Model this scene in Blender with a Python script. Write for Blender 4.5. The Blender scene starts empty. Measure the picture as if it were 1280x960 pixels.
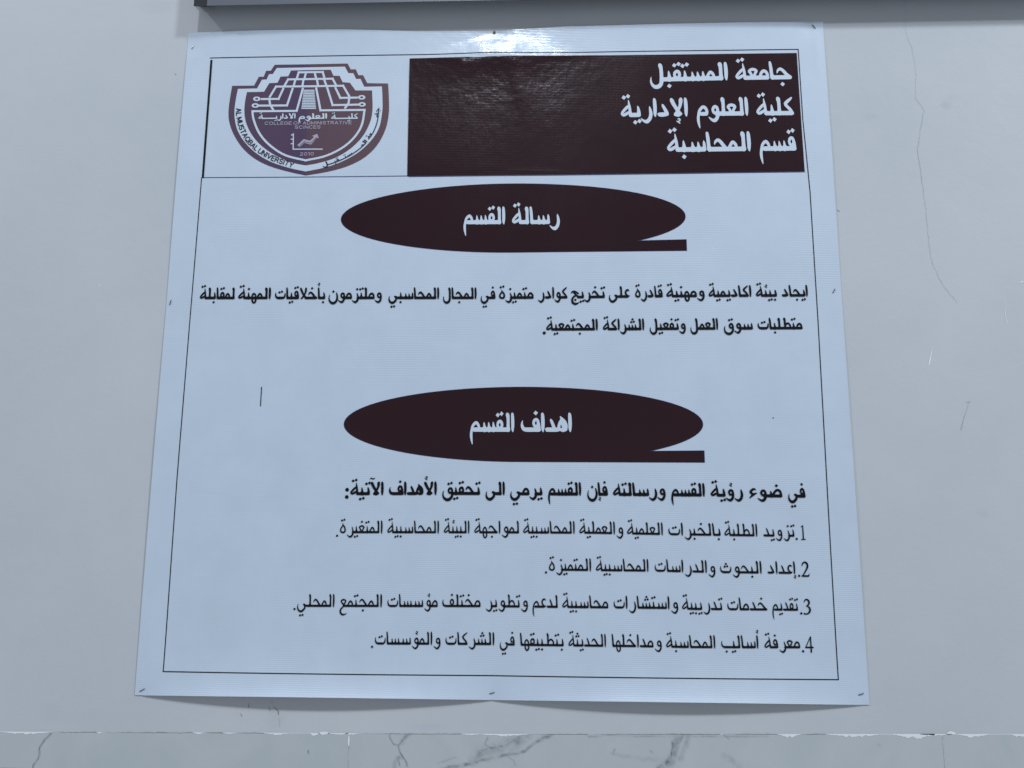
import bpy, bmesh, math
import numpy as np
from mathutils import Vector, Matrix
from mathutils.geometry import delaunay_2d_cdt

S = bpy.context.scene
COL = S.collection

# ------------------------------------------------------------------ camera
CZ = 1.60                                  # height of the poster's centre above the floor
CAM = np.array([0.0592, -1.1015, -0.2519])
YAW, PITCH, ROLL, FPX = -0.0357, 0.1659, 0.0047, 961.0
_f = np.array([math.sin(YAW)*math.cos(PITCH), math.cos(YAW)*math.cos(PITCH), math.sin(PITCH)])
_r = np.array([math.cos(YAW), -math.sin(YAW), 0.0]); _u = np.cross(_r, _f)
CR = _r*math.cos(ROLL) + _u*math.sin(ROLL); CU = -_r*math.sin(ROLL) + _u*math.cos(ROLL)
cd = bpy.data.cameras.new('camera'); cam = bpy.data.objects.new('camera', cd); COL.objects.link(cam)
cd.sensor_width = 36.0; cd.sensor_fit = 'HORIZONTAL'; cd.lens = FPX/1280*36.0
cd.clip_start = 0.02; cd.clip_end = 100
M = Matrix.Identity(4)
for i in range(3):
    M[i][0] = CR[i]; M[i][1] = CU[i]; M[i][2] = -_f[i]; M[i][3] = CAM[i] + (CZ if i == 2 else 0)
cam.matrix_world = M
S.camera = cam

# ------------------------------------------------------------------ light
W = bpy.data.worlds.new('World'); S.world = W; W.use_nodes = True
# soft room light: pale floor and walls below, dimmer ceiling above
_nt = W.node_tree; _bg = _nt.nodes['Background']
_tc = _nt.nodes.new('ShaderNodeTexCoord'); _sx = _nt.nodes.new('ShaderNodeSeparateXYZ'); _mr = _nt.nodes.new('ShaderNodeMapRange')
_nt.links.new(_tc.outputs['Generated'], _sx.inputs[0]); _nt.links.new(_sx.outputs[2], _mr.inputs[0])
_mr.inputs['From Min'].default_value = -0.35; _mr.inputs['From Max'].default_value = 0.45
_mr.inputs['To Min'].default_value = 0.455; _mr.inputs['To Max'].default_value = 0.25
_nt.links.new(_mr.outputs[0], _bg.inputs[1])
_bg.inputs[0].default_value = (0.83, 0.92, 1.04, 1)

def panel_lamp(name, loc, power, size, aim=(0, 0, 0)):
    l = bpy.data.lights.new(name, 'AREA'); l.shape = 'SQUARE'; l.size = size; l.energy = power
    l.color = (0.855, 0.945, 1.055)
    o = bpy.data.objects.new(name, l); COL.objects.link(o)
    o.location = (loc[0], loc[1], loc[2] + CZ)
    d = Vector(aim) - Vector(loc); o.rotation_euler = d.to_track_quat('-Z', 'Y').to_euler()
    return o
panel_lamp('ceiling_lamp', (9.4, -6.75, 9.35), 1190, 1.3)
panel_lamp('ceiling_lamp', (-11.1, -6.4, 9.0), 480, 0.8)
panel_lamp('ceiling_lamp', (-0.05, -2.9, 3.5), 60, 0.24)

S.view_settings.view_transform = 'Standard'; S.view_settings.look = 'None'
S.view_settings.exposure = 0.0; S.view_settings.gamma = 1.0
S.view_settings.use_curve_mapping = False

# ------------------------------------------------------------------ measuring
# survey(px, py): where a point measured on the photograph lies on the wall plane
# (or on a plane `depth` in front of it); x to the right, z up from the poster's centre
def survey(px, py, depth=0.0):
    d = FPX*_f + (px - 640.0)*CR + (480.0 - py)*CU
    t = (-depth - CAM[1])/d[1]
    p = CAM + t*d
    return float(p[0]), float(p[2])
def survey_many(pts, depth=0.0):
    return [survey(x, y, depth) for x, y in pts]

rng = np.random.RandomState(7)
_tab = rng.rand(256, 256)
def noise2(x, y):
    x = np.asarray(x, float); y = np.asarray(y, float)
    xi = np.floor(x).astype(int); yi = np.floor(y).astype(int)
    fx = x - xi; fy = y - yi; fx = fx*fx*(3-2*fx); fy = fy*fy*(3-2*fy)
    g = lambda a, b: _tab[a % 256, b % 256]
    return (g(xi, yi)*(1-fx)+g(xi+1, yi)*fx)*(1-fy) + (g(xi, yi+1)*(1-fx)+g(xi+1, yi+1)*fx)*fy - 0.5
def fbm(x, y, n=4):
    s = 0; a = 1.0
    for k in range(n):
        s = s + a*noise2(x*2**k + 17.3*k, y*2**k + 5.1*k); a *= 0.5
    return s

# ------------------------------------------------------------------ materials
def new_mat(name):
    m = bpy.data.materials.new(name); m.use_nodes = True
    nt = m.node_tree; return m, nt, nt.nodes['Principled BSDF']
def node(nt, t, **kw):
    n = nt.nodes.new(t)
    for k, v in kw.items(): setattr(n, k, v)
    return n
def setin(n, **kw):
    for k, v in kw.items(): n.inputs[k.replace('_', ' ')].default_value = v

NAIL = survey(618, 41)
def banner_vinyl(name, col, rough=0.4, mottle=0.04, rib=0.12, spec=0.5, col2=None, coat=0.0, crumple=0.38, cscale=55.0, cdetail=4.0):
    """glossy flex-banner print: woven horizontal ribs, soft crumples, slight ink mottling"""
    m, nt, b = new_mat(name); L = nt.links.new
    tc = node(nt, 'ShaderNodeTexCoord')
    mp = node(nt, 'ShaderNodeMapping'); L(tc.outputs['Object'], mp.inputs[0])
    w = node(nt, 'ShaderNodeTexWave', wave_type='BANDS', bands_direction='Z', wave_profile='SIN')
    setin(w, Scale=118.0, Distortion=1.2, Detail=2.0, Detail_Scale=0.6); L(mp.outputs[0], w.inputs[0])
    w2 = node(nt, 'ShaderNodeTexWave', wave_type='BANDS', bands_direction='X', wave_profile='SIN')
    setin(w2, Scale=150.0, Distortion=1.0, Detail=1.0); L(mp.outputs[0], w2.inputs[0])
    n1 = node(nt, 'ShaderNodeTexNoise'); setin(n1, Scale=9.0, Detail=4.0, Roughness=0.55); L(mp.outputs[0], n1.inputs[0])
    n2 = node(nt, 'ShaderNodeTexNoise'); setin(n2, Scale=cscale, Detail=cdetail, Roughness=0.6); L(mp.outputs[0], n2.inputs[0])
    # crumples gather round the nail at the top edge
    ds = node(nt, 'ShaderNodeVectorMath', operation='DISTANCE'); L(mp.outputs[0], ds.inputs[0])
    ds.inputs[1].default_value = (NAIL[0], 0, NAIL[1] + 0.503)
    mr = node(nt, 'ShaderNodeMapRange'); setin(mr, From_Min=0.22, From_Max=0.03, To_Min=0.12, To_Max=1.0); L(ds.outputs['Value'], mr.inputs[0])
    # ribs come and go across the sheet
    rm = node(nt, 'ShaderNodeMapRange'); setin(rm, From_Min=0.35, From_Max=0.65, To_Min=0.25, To_Max=1.0); L(n1.outputs[0], rm.inputs[0])
    b1 = node(nt, 'ShaderNodeBump'); setin(b1, Strength=rib, Distance=0.0006)
    mul = node(nt, 'ShaderNodeMath', operation='MULTIPLY'); L(w.outputs['Fac'], mul.inputs[0]); L(rm.outputs[0], mul.inputs[1])
    ad = node(nt, 'ShaderNodeMath', operation='MULTIPLY_ADD'); L(w2.outputs['Fac'], ad.inputs[0]); ad.inputs[1].default_value = 0.25; L(mul.outputs[0], ad.inputs[2])
    L(ad.outputs[0], b1.inputs['Height'])
    b2 = node(nt, 'ShaderNodeBump'); setin(b2, Strength=crumple, Distance=0.004)
    m2 = node(nt, 'ShaderNodeMath', operation='MULTIPLY'); L(n2.outputs[0], m2.inputs[0]); L(mr.outputs[0], m2.inputs[1])
    L(m2.outputs[0], b2.inputs['Height']); L(b1.outputs[0], b2.inputs['Normal'])
    L(b2.outputs[0], b.inputs['Normal']); L(b2.outputs[0], b.inputs['Coat Normal'])
    # ink mottling
    mx = node(nt, 'ShaderNodeMix', data_type='RGBA')
    c2 = col2 or tuple(c*(1-mottle*2.2) for c in col)
    mx.inputs[6].default_value = (*col, 1); mx.inputs[7].default_value = (*c2, 1)
    n3 = node(nt, 'ShaderNodeTexNoise'); setin(n3, Scale=14.0, Detail=6.0, Roughness=0.65); L(mp.outputs[0], n3.inputs[0])
    mm = node(nt, 'ShaderNodeMapRange'); setin(mm, From_Min=0.35, From_Max=0.7); L(n3.outputs[0], mm.inputs[0])
    L(mm.outputs[0], mx.inputs[0]); L(mx.outputs[2], b.inputs['Base Color'])
    b.inputs['Roughness'].default_value = rough
    b.inputs['Specular IOR Level'].default_value = spec
    b.inputs['Coat Weight'].default_value = coat; b.inputs['Coat Roughness'].default_value = 0.18
    return m, nt, mx, mp

GLOSS = dict(rough=0.52, spec=0.9, coat=1.0, crumple=0.22, cscale=34.0, cdetail=2.0)
M_SHEET = banner_vinyl('white banner vinyl', (0.542, 0.624, 0.724), mottle=0.03, rib=0.17, **GLOSS)[0]
M_WHITE = banner_vinyl('unprinted white', (0.578, 0.656, 0.748), mottle=0.01, rib=0.12, **GLOSS)[0]
M_PANEL = banner_vinyl('maroon ink', (0.0190, 0.0014, 0.0044), rough=0.25, mottle=0.12, rib=0.13, spec=0.46, crumple=0.40, cscale=48.0, cdetail=2.5)[0]
M_BLACK = banner_vinyl('black ink', (0.0045, 0.0045, 0.006), rough=0.5, mottle=0.05, spec=0.15)[0]
M_LINE = banner_vinyl('dark grey ink', (0.012, 0.012, 0.018), rough=0.45, mottle=0.05, spec=0.2)[0]
M_BLUE = banner_vinyl('blue ink', (0.03, 0.035, 0.16), rough=0.45, mottle=0.05)[0]
M_RINGTXT = banner_vinyl('slate ink', (0.024, 0.022, 0.042), rough=0.45, mottle=0.05, spec=0.2)[0]
M_LILAC = banner_vinyl('pale lilac ink', (0.42, 0.38, 0.46), rough=0.42, mottle=0.05)[0]
def emblem_mat():
    m, nt, mx, mp = banner_vinyl('purple to brown ink', (0.05, 0.03, 0.06), rough=0.42, mottle=0.05)
    L = nt.links.new
    sp = node(nt, 'ShaderNodeSeparateXYZ'); L(mp.outputs[0], sp.inputs[0])
    x0 = survey(290, 150)[0]; x1 = survey(485, 150)[0]
    mr = node(nt, 'ShaderNodeMapRange'); setin(mr, From_Min=x0, From_Max=x1); L(sp.outputs[0], mr.inputs[0])
    cr = node(nt, 'ShaderNodeValToRGB'); L(mr.outputs[0], cr.inputs[0])
    e = cr.color_ramp.elements
    e[0].position = 0; e[0].color = (0.094, 0.050, 0.088, 1)
    e[1].position = 1; e[1].color = (0.122, 0.060, 0.072, 1)
    for p, c in ((0.47, (0.074, 0.036, 0.096, 1)), (0.51, (0.105, 0.050, 0.076, 1))):
        q = e.new(p); q.color = c
    n3 = [n for n in nt.nodes if n.type == 'TEX_NOISE'][2]
    h = node(nt, 'ShaderNodeMix', data_type='RGBA', blend_type='MULTIPLY'); h.inputs[0].default_value = 0.25
    L(cr.outputs[0], h.inputs[6]); L(n3.outputs['Color'], h.inputs[7])
    b = nt.nodes['Principled BSDF']; L(h.outputs[2], b.inputs['Base Color'])
    return m
M_EMBLEM = emblem_mat()

def simple_mat(name, col, rough=0.5, metal=0.0, nscale=60, namt=0.15, bump=0.0):
    m, nt, b = new_mat(name); L = nt.links.new
    tc = node(nt, 'ShaderNodeTexCoord'); n = node(nt, 'ShaderNodeTexNoise'); setin(n, Scale=nscale, Detail=5.0)
    L(tc.outputs['Object'], n.inputs[0])
    mx = node(nt, 'ShaderNodeMix', data_type='RGBA')
    mx.inputs[6].default_value = (*col, 1); mx.inputs[7].default_value = (*[c*(1-namt) for c in col], 1)
    L(n.outputs[0], mx.inputs[0]); L(mx.outputs[2], b.inputs['Base Color'])
    b.inputs['Roughness'].default_value = rough; b.inputs['Metallic'].default_value = metal
    if bump:
        bp = node(nt, 'ShaderNodeBump'); setin(bp, Strength=bump, Distance=0.001); L(n.outputs[0], bp.inputs['Height']); L(bp.outputs[0], b.inputs['Normal'])
    return m
M_STEEL = simple_mat('staple steel', (0.16, 0.16, 0.17), 0.4, 0.8)
M_BRASS = simple_mat('tarnished brass', (0.30, 0.20, 0.11), 0.35, 0.8)
M_RAIL = simple_mat('grey anodised rail', (0.15, 0.16, 0.18), 0.42, 0.3, 25, 0.1)
M_CAP = simple_mat('dark plastic', (0.012, 0.013, 0.016), 0.45)
M_FLANGE = simple_mat('light grey flange', (0.36, 0.38, 0.40), 0.45)
M_CRACK = simple_mat('hairline crack', (0.45, 0.46, 0.47), 0.9)
M_SCRATCH = simple_mat('white scratch', (0.92, 0.92, 0.92), 0.9, 0, 200, 0.1)
M_SCUFF = simple_mat('dark scuff', (0.22, 0.215, 0.20), 0.9, 0, 300, 0.3)
M_PLASTER = simple_mat('chipped white plaster', (0.80, 0.81, 0.81), 0.95, 0, 300, 0.10)

# ------------------------------------------------------------------ object helpers
def obj(name, verts, faces, mat, parent=None, smooth=False, base=(0, 0, 0)):
    me = bpy.data.meshes.new(name)
    me.from_pydata([(v[0]-base[0], v[1]-base[1], v[2]-base[2]) for v in verts], [], faces)
    me.materials.append(mat)
    if smooth: me.polygons.foreach_set('use_smooth', [True]*len(me.polygons))
    me.update()
    o = bpy.data.objects.new(name, me); COL.objects.link(o)
    if parent: o.parent = parent
    else: o.location = (base[0], base[1], base[2])
    return o
def thing(name, label, cat, loc=(0, 0, 0), group=None):
    o = bpy.data.objects.new(name, None); COL.objects.link(o); o.location = loc
    o.empty_display_size = 0.05
    tag(o, label, cat, group); return o
def tag(o, label, cat, group=None):
    o['label'] = label; o['category'] = cat
    if group: o['group'] = group
def box(x0, x1, y0, y1, z0, z1, vs, fs):
    n = len(vs)
    vs += [(x, y, z) for x in (x0, x1) for y in (y0, y1) for z in (z0, z1)]
    for f in ((0, 1, 3, 2), (4, 6, 7, 5), (0, 4, 5, 1), (2, 3, 7, 6), (0, 2, 6, 4), (1, 5, 7, 3)):
        fs.append(tuple(n+i for i in f))

# ------------------------------------------------------------------ the wall and the marble dado
JOINT_Z = [survey(0, 914.5), survey(640, 917.5), survey(1279, 917.5)]
def joint_z(x):
    return float(np.interp(x, [p[0] for p in JOINT_Z], [p[1] for p in JOINT_Z]))

def wall_mat():
    m, nt, b = new_mat('painted plaster'); L = nt.links.new
    tc = node(nt, 'ShaderNodeTexCoord')
    n1 = node(nt, 'ShaderNodeTexNoise'); setin(n1, Scale=2.2, Detail=5.0, Roughness=0.6); L(tc.outputs['Object'], n1.inputs[0])
    n2 = node(nt, 'ShaderNodeTexNoise'); setin(n2, Scale=22.0, Detail=8.0, Roughness=0.7); L(tc.outputs['Object'], n2.inputs[0])
    n4 = node(nt, 'ShaderNodeTexNoise'); setin(n4, Scale=260.0, Detail=3.0); L(tc.outputs['Object'], n4.inputs[0])
    mx = node(nt, 'ShaderNodeMix', data_type='RGBA')
    mx.inputs[6].default_value = (0.490, 0.514, 0.538, 1); mx.inputs[7].default_value = (0.545, 0.555, 0.568, 1)
    r1 = node(nt, 'ShaderNodeMapRange'); setin(r1, From_Min=0.35, From_Max=0.65); L(n1.outputs[0], r1.inputs[0]); L(r1.outputs[0], mx.inputs[0])
    mx2 = node(nt, 'ShaderNodeMix', data_type='RGBA', blend_type='MULTIPLY')
    r2 = node(nt, 'ShaderNodeMapRange'); setin(r2, From_Min=0.56, From_Max=0.78, To_Max=0.35); L(n2.outputs[0], r2.inputs[0])
    L(r2.outputs[0], mx2.inputs[0]); L(mx.outputs[2], mx2.inputs[6]); mx2.inputs[7].default_value = (0.90, 0.90, 0.89, 1)
    last = mx2.outputs[2]
    # stains, each at its own place on the plaster: (photo x, y, radius x m, radius z m, amount, colour)
    stains = [(1187, 127, 0.011, 0.010, 0.30, (0.70, 0.70, 0.62)), (1195, 117, 0.014, 0.010, 0.14, (0.75, 0.75, 0.70)),
              (1093, 141, 0.018, 0.007, 0.16, (0.72, 0.73, 0.72)), (200, 4, 0.055, 0.020, 0.22, (0.80, 0.80, 0.76)),
              (1234, 637, 0.012, 0.010, 0.16, (0.72, 0.73, 0.74)), (1272, 365, 0.040, 0.06, 0.10, (0.8, 0.8, 0.8)),
              (1190, 565, 0.10, 0.06, 0.09, (0.82, 0.82, 0.80)), (350, 892, 0.02, 0.02, 0.16, (0.75, 0.75, 0.75)),
              (110, 660, 0.03, 0.07, 0.08, (0.85, 0.80, 0.80)), (70, 885, 0.02, 0.02, 0.12, (0.8, 0.8, 0.8)),
              (540, 902, 0.04, 0.006, 0.15, (0.75, 0.75, 0.80))]
    for px, py, rx, rz, amt, c in stains:
        x, z = survey(px, py)
        mp = node(nt, 'ShaderNodeMapping')
        mp.inputs['Location'].default_value = (-x/rx, 0, -(z)/rz); mp.inputs['Scale'].default_value = (1/rx, 0, 1/rz)
        # wobble the outline
        dv = node(nt, 'ShaderNodeVectorMath', operation='MULTIPLY_ADD'); L(n2.outputs['Color'], dv.inputs[0]); dv.inputs[1].default_value = (0.012, 0, 0.012); L(tc.outputs['Object'], dv.inputs[2])
        L(dv.outputs[0], mp.inputs[0])
        ln = node(nt, 'ShaderNodeVectorMath', operation='LENGTH'); L(mp.outputs[0], ln.inputs[0])
        mr = node(nt, 'ShaderNodeMapRange', interpolation_type='SMOOTHSTEP'); setin(mr, From_Min=1.0, From_Max=0.25, To_Min=0.0, To_Max=amt); L(ln.outputs['Value'], mr.inputs[0])
        q = node(nt, 'ShaderNodeMix', data_type='RGBA', blend_type='MULTIPLY'); L(mr.outputs[0], q.inputs[0]); L(last, q.inputs[6]); q.inputs[7].default_value = (*c, 1)
        last = q.outputs[2]
    L(last, b.inputs['Base Color'])
    b.inputs['Roughness'].default_value = 0.55; b.inputs['Specular IOR Level'].default_value = 0.3
    bp = node(nt, 'ShaderNodeBump'); setin(bp, Strength=0.035, Distance=0.002); L(n4.outputs[0], bp.inputs['Height'])
    bp2 = node(nt, 'ShaderNodeBump'); setin(bp2, Strength=0.05, Distance=0.02); L(n2.outputs[0], bp2.inputs['Height']); L(bp.outputs[0], bp2.inputs['Normal'])
    L(bp2.outputs[0], b.inputs['Normal'])
    return m
vs, fs = [], []
box(-3, 3, 0.0, 0.12, -CZ, 1.6, vs, fs)
wall = obj('wall', vs, fs, wall_mat(), base=(0, 0, 0)); wall.location = (0, 0, CZ); wall['kind'] = 'structure'
vs, fs = [], []

def ribbon(pts, w0, w1, y, jitter=0.0, seed=0, step=0.003):
    """thin irregular strip along pts (x,z) lying y off the wall"""
    r = np.random.RandomState(seed)
    P = np.array(pts, float); d = np.r_[0, np.cumsum(np.hypot(*np.diff(P, axis=0).T))]
    n = max(2, int(d[-1]/step)); t = np.linspace(0, d[-1], n)
    X = np.interp(t, d, P[:, 0]); Z = np.interp(t, d, P[:, 1])
    if jitter:
        X = X + jitter*fbm(t*220 + seed*9, t*0 + seed, 3); Z = Z + jitter*fbm(t*220 + seed*5 + 40, t*0 + seed + 3, 3)
    T = np.gradient(np.stack([X, Z], 1), axis=0); T /= np.hypot(T[:, 0], T[:, 1])[:, None] + 1e-12
    N = np.stack([-T[:, 1], T[:, 0]], 1)
    w = np.interp(t, [0, d[-1]/2, d[-1]], [w0*0.3, (w0+w1)/2, w1])*(0.65 + 0.7*r.rand(n))/2
    V, F = [], []
    for i in range(n):
        V += [(X[i]+N[i, 0]*w[i], -y, Z[i]+N[i, 1]*w[i]), (X[i]-N[i, 0]*w[i], -y, Z[i]-N[i, 1]*w[i])]
        if i: F.append((2*i-2, 2*i-1, 2*i+1, 2*i))
    return V, F
def mark(name, px_pts, w0, w1, mat, seed=0, jitter=0.0015, y=0.0004, parent=None, lift=0.0):
    V, F = ribbon(survey_many(px_pts), w0, w1, y+lift, jitter, seed)
    return obj(name, V, F, mat, parent or wall)
mark('crack', [(1130, -6), (1131, 25), (1133, 44), (1140, 60), (1145, 92), (1144, 122), (1155, 138), (1151, 160), (1147, 185), (1152, 225), (1158, 270), (1162, 312), (1165, 328), (1172, 344), (1180, 358), (1196, 378)], 0.00055, 0.00035, M_CRACK, 3)
mark('scratch', [(1166, 432), (1163.5, 445), (1161, 456)], 0.0004, 0.0016, M_SCRATCH, 5, 0.0003)
mark('scratch', [(1257, 372), (1257, 395), (1259, 405)], 0.0004, 0.0006, M_SCRATCH, 6, 0.001)
mark('scratch', [(1274, 354), (1279, 352)], 0.0012, 0.002, M_SCRATCH, 7, 0.001)
mark('scratch', [(122, 360), (126, 355)], 0.0006, 0.0008, M_SCRATCH, 17, 0.0005)
mark('scuff', [(1211, 502), (1206, 520), (1201, 537)], 0.0004, 0.0009, M_CRACK, 8, 0.001)
mark('scuff', [(1207, 503), (1213, 502)], 0.0008, 0.0008, M_CRACK, 18, 0.001)
mark('scuff', [(344, 880), (347, 888), (348, 893)], 0.0004, 0.0014, M_SCUFF, 9, 0.004)
mark('scuff', [(348, 897), (349, 908)], 0.0004, 0.0005, M_CRACK, 29, 0.002)
mark('scuff', [(339, 874), (341, 880)], 0.0004, 0.0006, M_CRACK, 39, 0.002)
mark('scuff', [(336, 882), (337, 890)], 0.0006, 0.0010, M_SCUFF, 10, 0.002)
mark('scuff', [(301, 891), (302, 895)], 0.0010, 0.0012, M_SCUFF, 11, 0.001)
mark('scuff', [(311, 878), (311, 884)], 0.0006, 0.0008, M_SCUFF, 12, 0.001)
mark('scuff', [(1046, 262), (1049, 264)], 0.0006, 0.0014, M_SCUFF, 13, 0.001)
mark('scuff', [(201, 628), (202, 630)], 0.0012, 0.0012, M_SCUFF, 14, 0.0005)
mark('scuff', [(219, 92), (220, 94)], 0.0012, 0.0012, M_SCUFF, 15, 0.0005)

# marble dado: three slabs in one mesh, fine mesh on the visible top band so the veins follow it
VEINS = [  # photo points, width m, strength
    ([(65, 916), (57, 924), (50, 934), (48, 948), (42, 956), (40, 962)], 0.0010, 0.85),
    ([(488, 915), (487, 922), (492, 930), (498, 931)], 0.0009, 0.55),
    ([(515, 915), (506, 922), (498, 931), (500, 940), (507, 952), (509, 958)], 0.0016, 0.8),
    ([(512, 917), (502, 926)], 0.006, 0.35),
    ([(500, 948), (494, 956), (492, 964)], 0.006, 0.45), ([(498, 946), (500, 958)], 0.0012, 0.6),
    ([(660, 917), (645, 926), (625, 933), (605, 938), (592, 950)], 0.012, 0.40),
    ([(650, 920), (640, 930), (600, 942)], 0.020, 0.20),
    ([(690, 918), (672, 927), (655, 938), (640, 943), (615, 947), (590, 954), (560, 958), (548, 964)], 0.004, 0.65),
    ([(650, 921), (632, 932), (612, 934), (598, 940)], 0.0016, 0.6),
    ([(610, 922), (606, 930), (612, 933)], 0.0012, 0.45),
    ([(570, 946), (560, 949), (548, 954)], 0.0014, 0.3),
    ([(632, 945), (642, 951), (644, 957)], 0.0012, 0.35),
    ([(850, 918), (845, 930), (842, 943), (836, 953), (826, 960)], 0.011, 0.45),
    ([(840, 930), (838, 945), (832, 955), (820, 961)], 0.0030, 0.75),
    ([(853, 921), (849, 934), (843, 946)], 0.0025, 0.6), ([(860, 920), (858, 935), (850, 950)], 0.006, 0.3),
    ([(905, 919), (910, 923)], 0.0018, 0.6), ([(768, 936), (766, 944)], 0.0018, 0.45),
    ([(813, 938), (814, 940)], 0.0018, 0.6), ([(386, 938), (386, 941)], 0.0012, 0.8),
    ([(1098, 930), (1100, 932)], 0.0020, 0.8), ([(765, 942), (790, 948), (830, 949)], 0.005, 0.15),
    ([(905, 945), (915, 950), (925, 957)], 0.008, 0.18),
    ([(735, 921), (760, 919), (800, 920), (848, 920)], 0.0014, 0.45), ([(860, 920), (905, 920), (960, 920)], 0.0010, 0.35),
]
def marble_mat():
    m, nt, b = new_mat('grey veined marble'); L = nt.links.new
    at = node(nt, 'ShaderNodeAttribute', attribute_name='vein')
    tc = node(nt, 'ShaderNodeTexCoord')
    n1 = node(nt, 'ShaderNodeTexNoise'); setin(n1, Scale=7.0, Detail=7.0, Roughness=0.65, Distortion=1.5); L(tc.outputs['Object'], n1.inputs[0])
    mx = node(nt, 'ShaderNodeMix', data_type='RGBA'); mx.inputs[6].default_value = (0.440, 0.472, 0.478, 1); mx.inputs[7].default_value = (0.485, 0.505, 0.515, 1)
    r = node(nt, 'ShaderNodeMapRange'); setin(r, From_Min=0.35, From_Max=0.65); L(n1.outputs[0], r.inputs[0]); L(r.outputs[0], mx.inputs[0])
    n2 = node(nt, 'ShaderNodeTexNoise'); setin(n2, Scale=160.0, Detail=6.0, Roughness=0.75); L(tc.outputs['Object'], n2.inputs[0])
    r2 = node(nt, 'ShaderNodeMapRange'); setin(r2, From_Min=0.3, From_Max=0.6, To_Min=0.45, To_Max=1.15); L(n2.outputs[0], r2.inputs[0])
    mu = node(nt, 'ShaderNodeMath', operation='MULTIPLY', use_clamp=True); L(at.outputs['Fac'], mu.inputs[0]); L(r2.outputs[0], mu.inputs[1])
    mv = node(nt, 'ShaderNodeMix', data_type='RGBA'); L(mu.outputs[0], mv.inputs[0]); L(mx.outputs[2], mv.inputs[6]); mv.inputs[7].default_value = (0.055, 0.06, 0.075, 1)
    L(mv.outputs[2], b.inputs['Base Color']); b.inputs['Roughness'].default_value = 0.35
    bp = node(nt, 'ShaderNodeBump'); setin(bp, Strength=0.05, Distance=0.01); L(n1.outputs[0], bp.inputs['Height']); L(bp.outputs[0], b.inputs['Normal'])
    return m
vs, fs, vein = [], [], []
JX = [-3.0, survey(436, 930)[0], survey(1178.5, 930)[0], 3.0]
DEP = 0.0008
veins = [(np.array(survey_many(p)), w, s) for p, w, s in VEINS]
def vein_at(X, Z):
    out = np.zeros_like(X)
    fx_, fz_ = fbm(X*60, Z*60, 4), fbm(X*60 + 50, Z*60 + 9, 4)
    for P, w, s in veins:
        wob = 0.0015 if w < 0.002 else 0.004
        wx = X + wob*fx_; wz = Z + wob*fz_
        best = np.full(X.shape, 9.0)
        for a, b in zip(P[:-1], P[1:]):
            d = b-a; t = np.clip(((wx-a[0])*d[0] + (wz-a[1])*d[1])/(d@d), 0, 1)
            best = np.minimum(best, np.hypot(wx-a[0]-t*d[0], wz-a[1]-t*d[1]))
        tex = 0.95 if w < 0.002 else 0.75 + 0.9*fbm(X*130, Z*190 + 3, 3)
        out = np.maximum(out, s*np.clip(1.25 - best/(max(w, 0.0017)*0.62), 0, 1)*np.clip(tex, 0, 1.2))
    return np.clip(out, 0, 1)
for k in range(3):
    a, b = JX[k] + (0.0007 if k else 0), JX[k+1] - (0.0007 if k < 2 else 0)
    xs = [a, b]
    for g in np.arange(-0.80, 0.90, 0.0016):
        if a + 0.001 < g < b - 0.001: xs.append(g)
    xs = np.array(sorted(xs))
    rows = [0.0] + [0.0008] + list(np.arange(0.003, 0.062, 0.0018)) + [0.12, 1.0]
    n0 = len(vs); nx = len(xs)
    jz = np.array([joint_z(x) for x in xs])
    G = []
    for ri, r in enumerate(rows):
        for i in range(nx):
            y = -DEP if r > 0 else -DEP + 0.0003
            z = jz[i] - r if r < 0.1 else -0.60 - (0 if r < 0.5 else CZ - 0.60)
            vs.append((xs[i], y, z)); G.append((xs[i], z))
    for ri in range(len(rows)-1):
        for i in range(nx-1):
            p = n0 + ri*nx + i; fs.append((p, p+nx, p+nx+1, p+1))
    # top and ends back to the wall
    n1 = len(vs)
    for i in range(nx): vs.append((xs[i], 0.0, jz[i] + 0.0))
    for i in range(nx-1): fs.append((n1+i, n0+i, n0+i+1, n1+i+1))
    for e in (0, nx-1):
        q = len(vs); vs += [(xs[e], 0, jz[e]), (xs[e], 0, -CZ), (xs[e], -DEP, -CZ), (xs[e], -DEP, jz[e])]; fs.append((q, q+1, q+2, q+3) if e == 0 else (q+3, q+2, q+1, q))
dado = obj('marble_dado', vs, fs, marble_mat()); dado.location = (0, 0, CZ); dado['kind'] = 'structure'
A = np.array(vs); vv = vein_at(A[:, 0], A[:, 2])
at = dado.data.attributes.new('vein', 'FLOAT', 'POINT'); at.data.foreach_set('value', vv.astype(np.float32))
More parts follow.
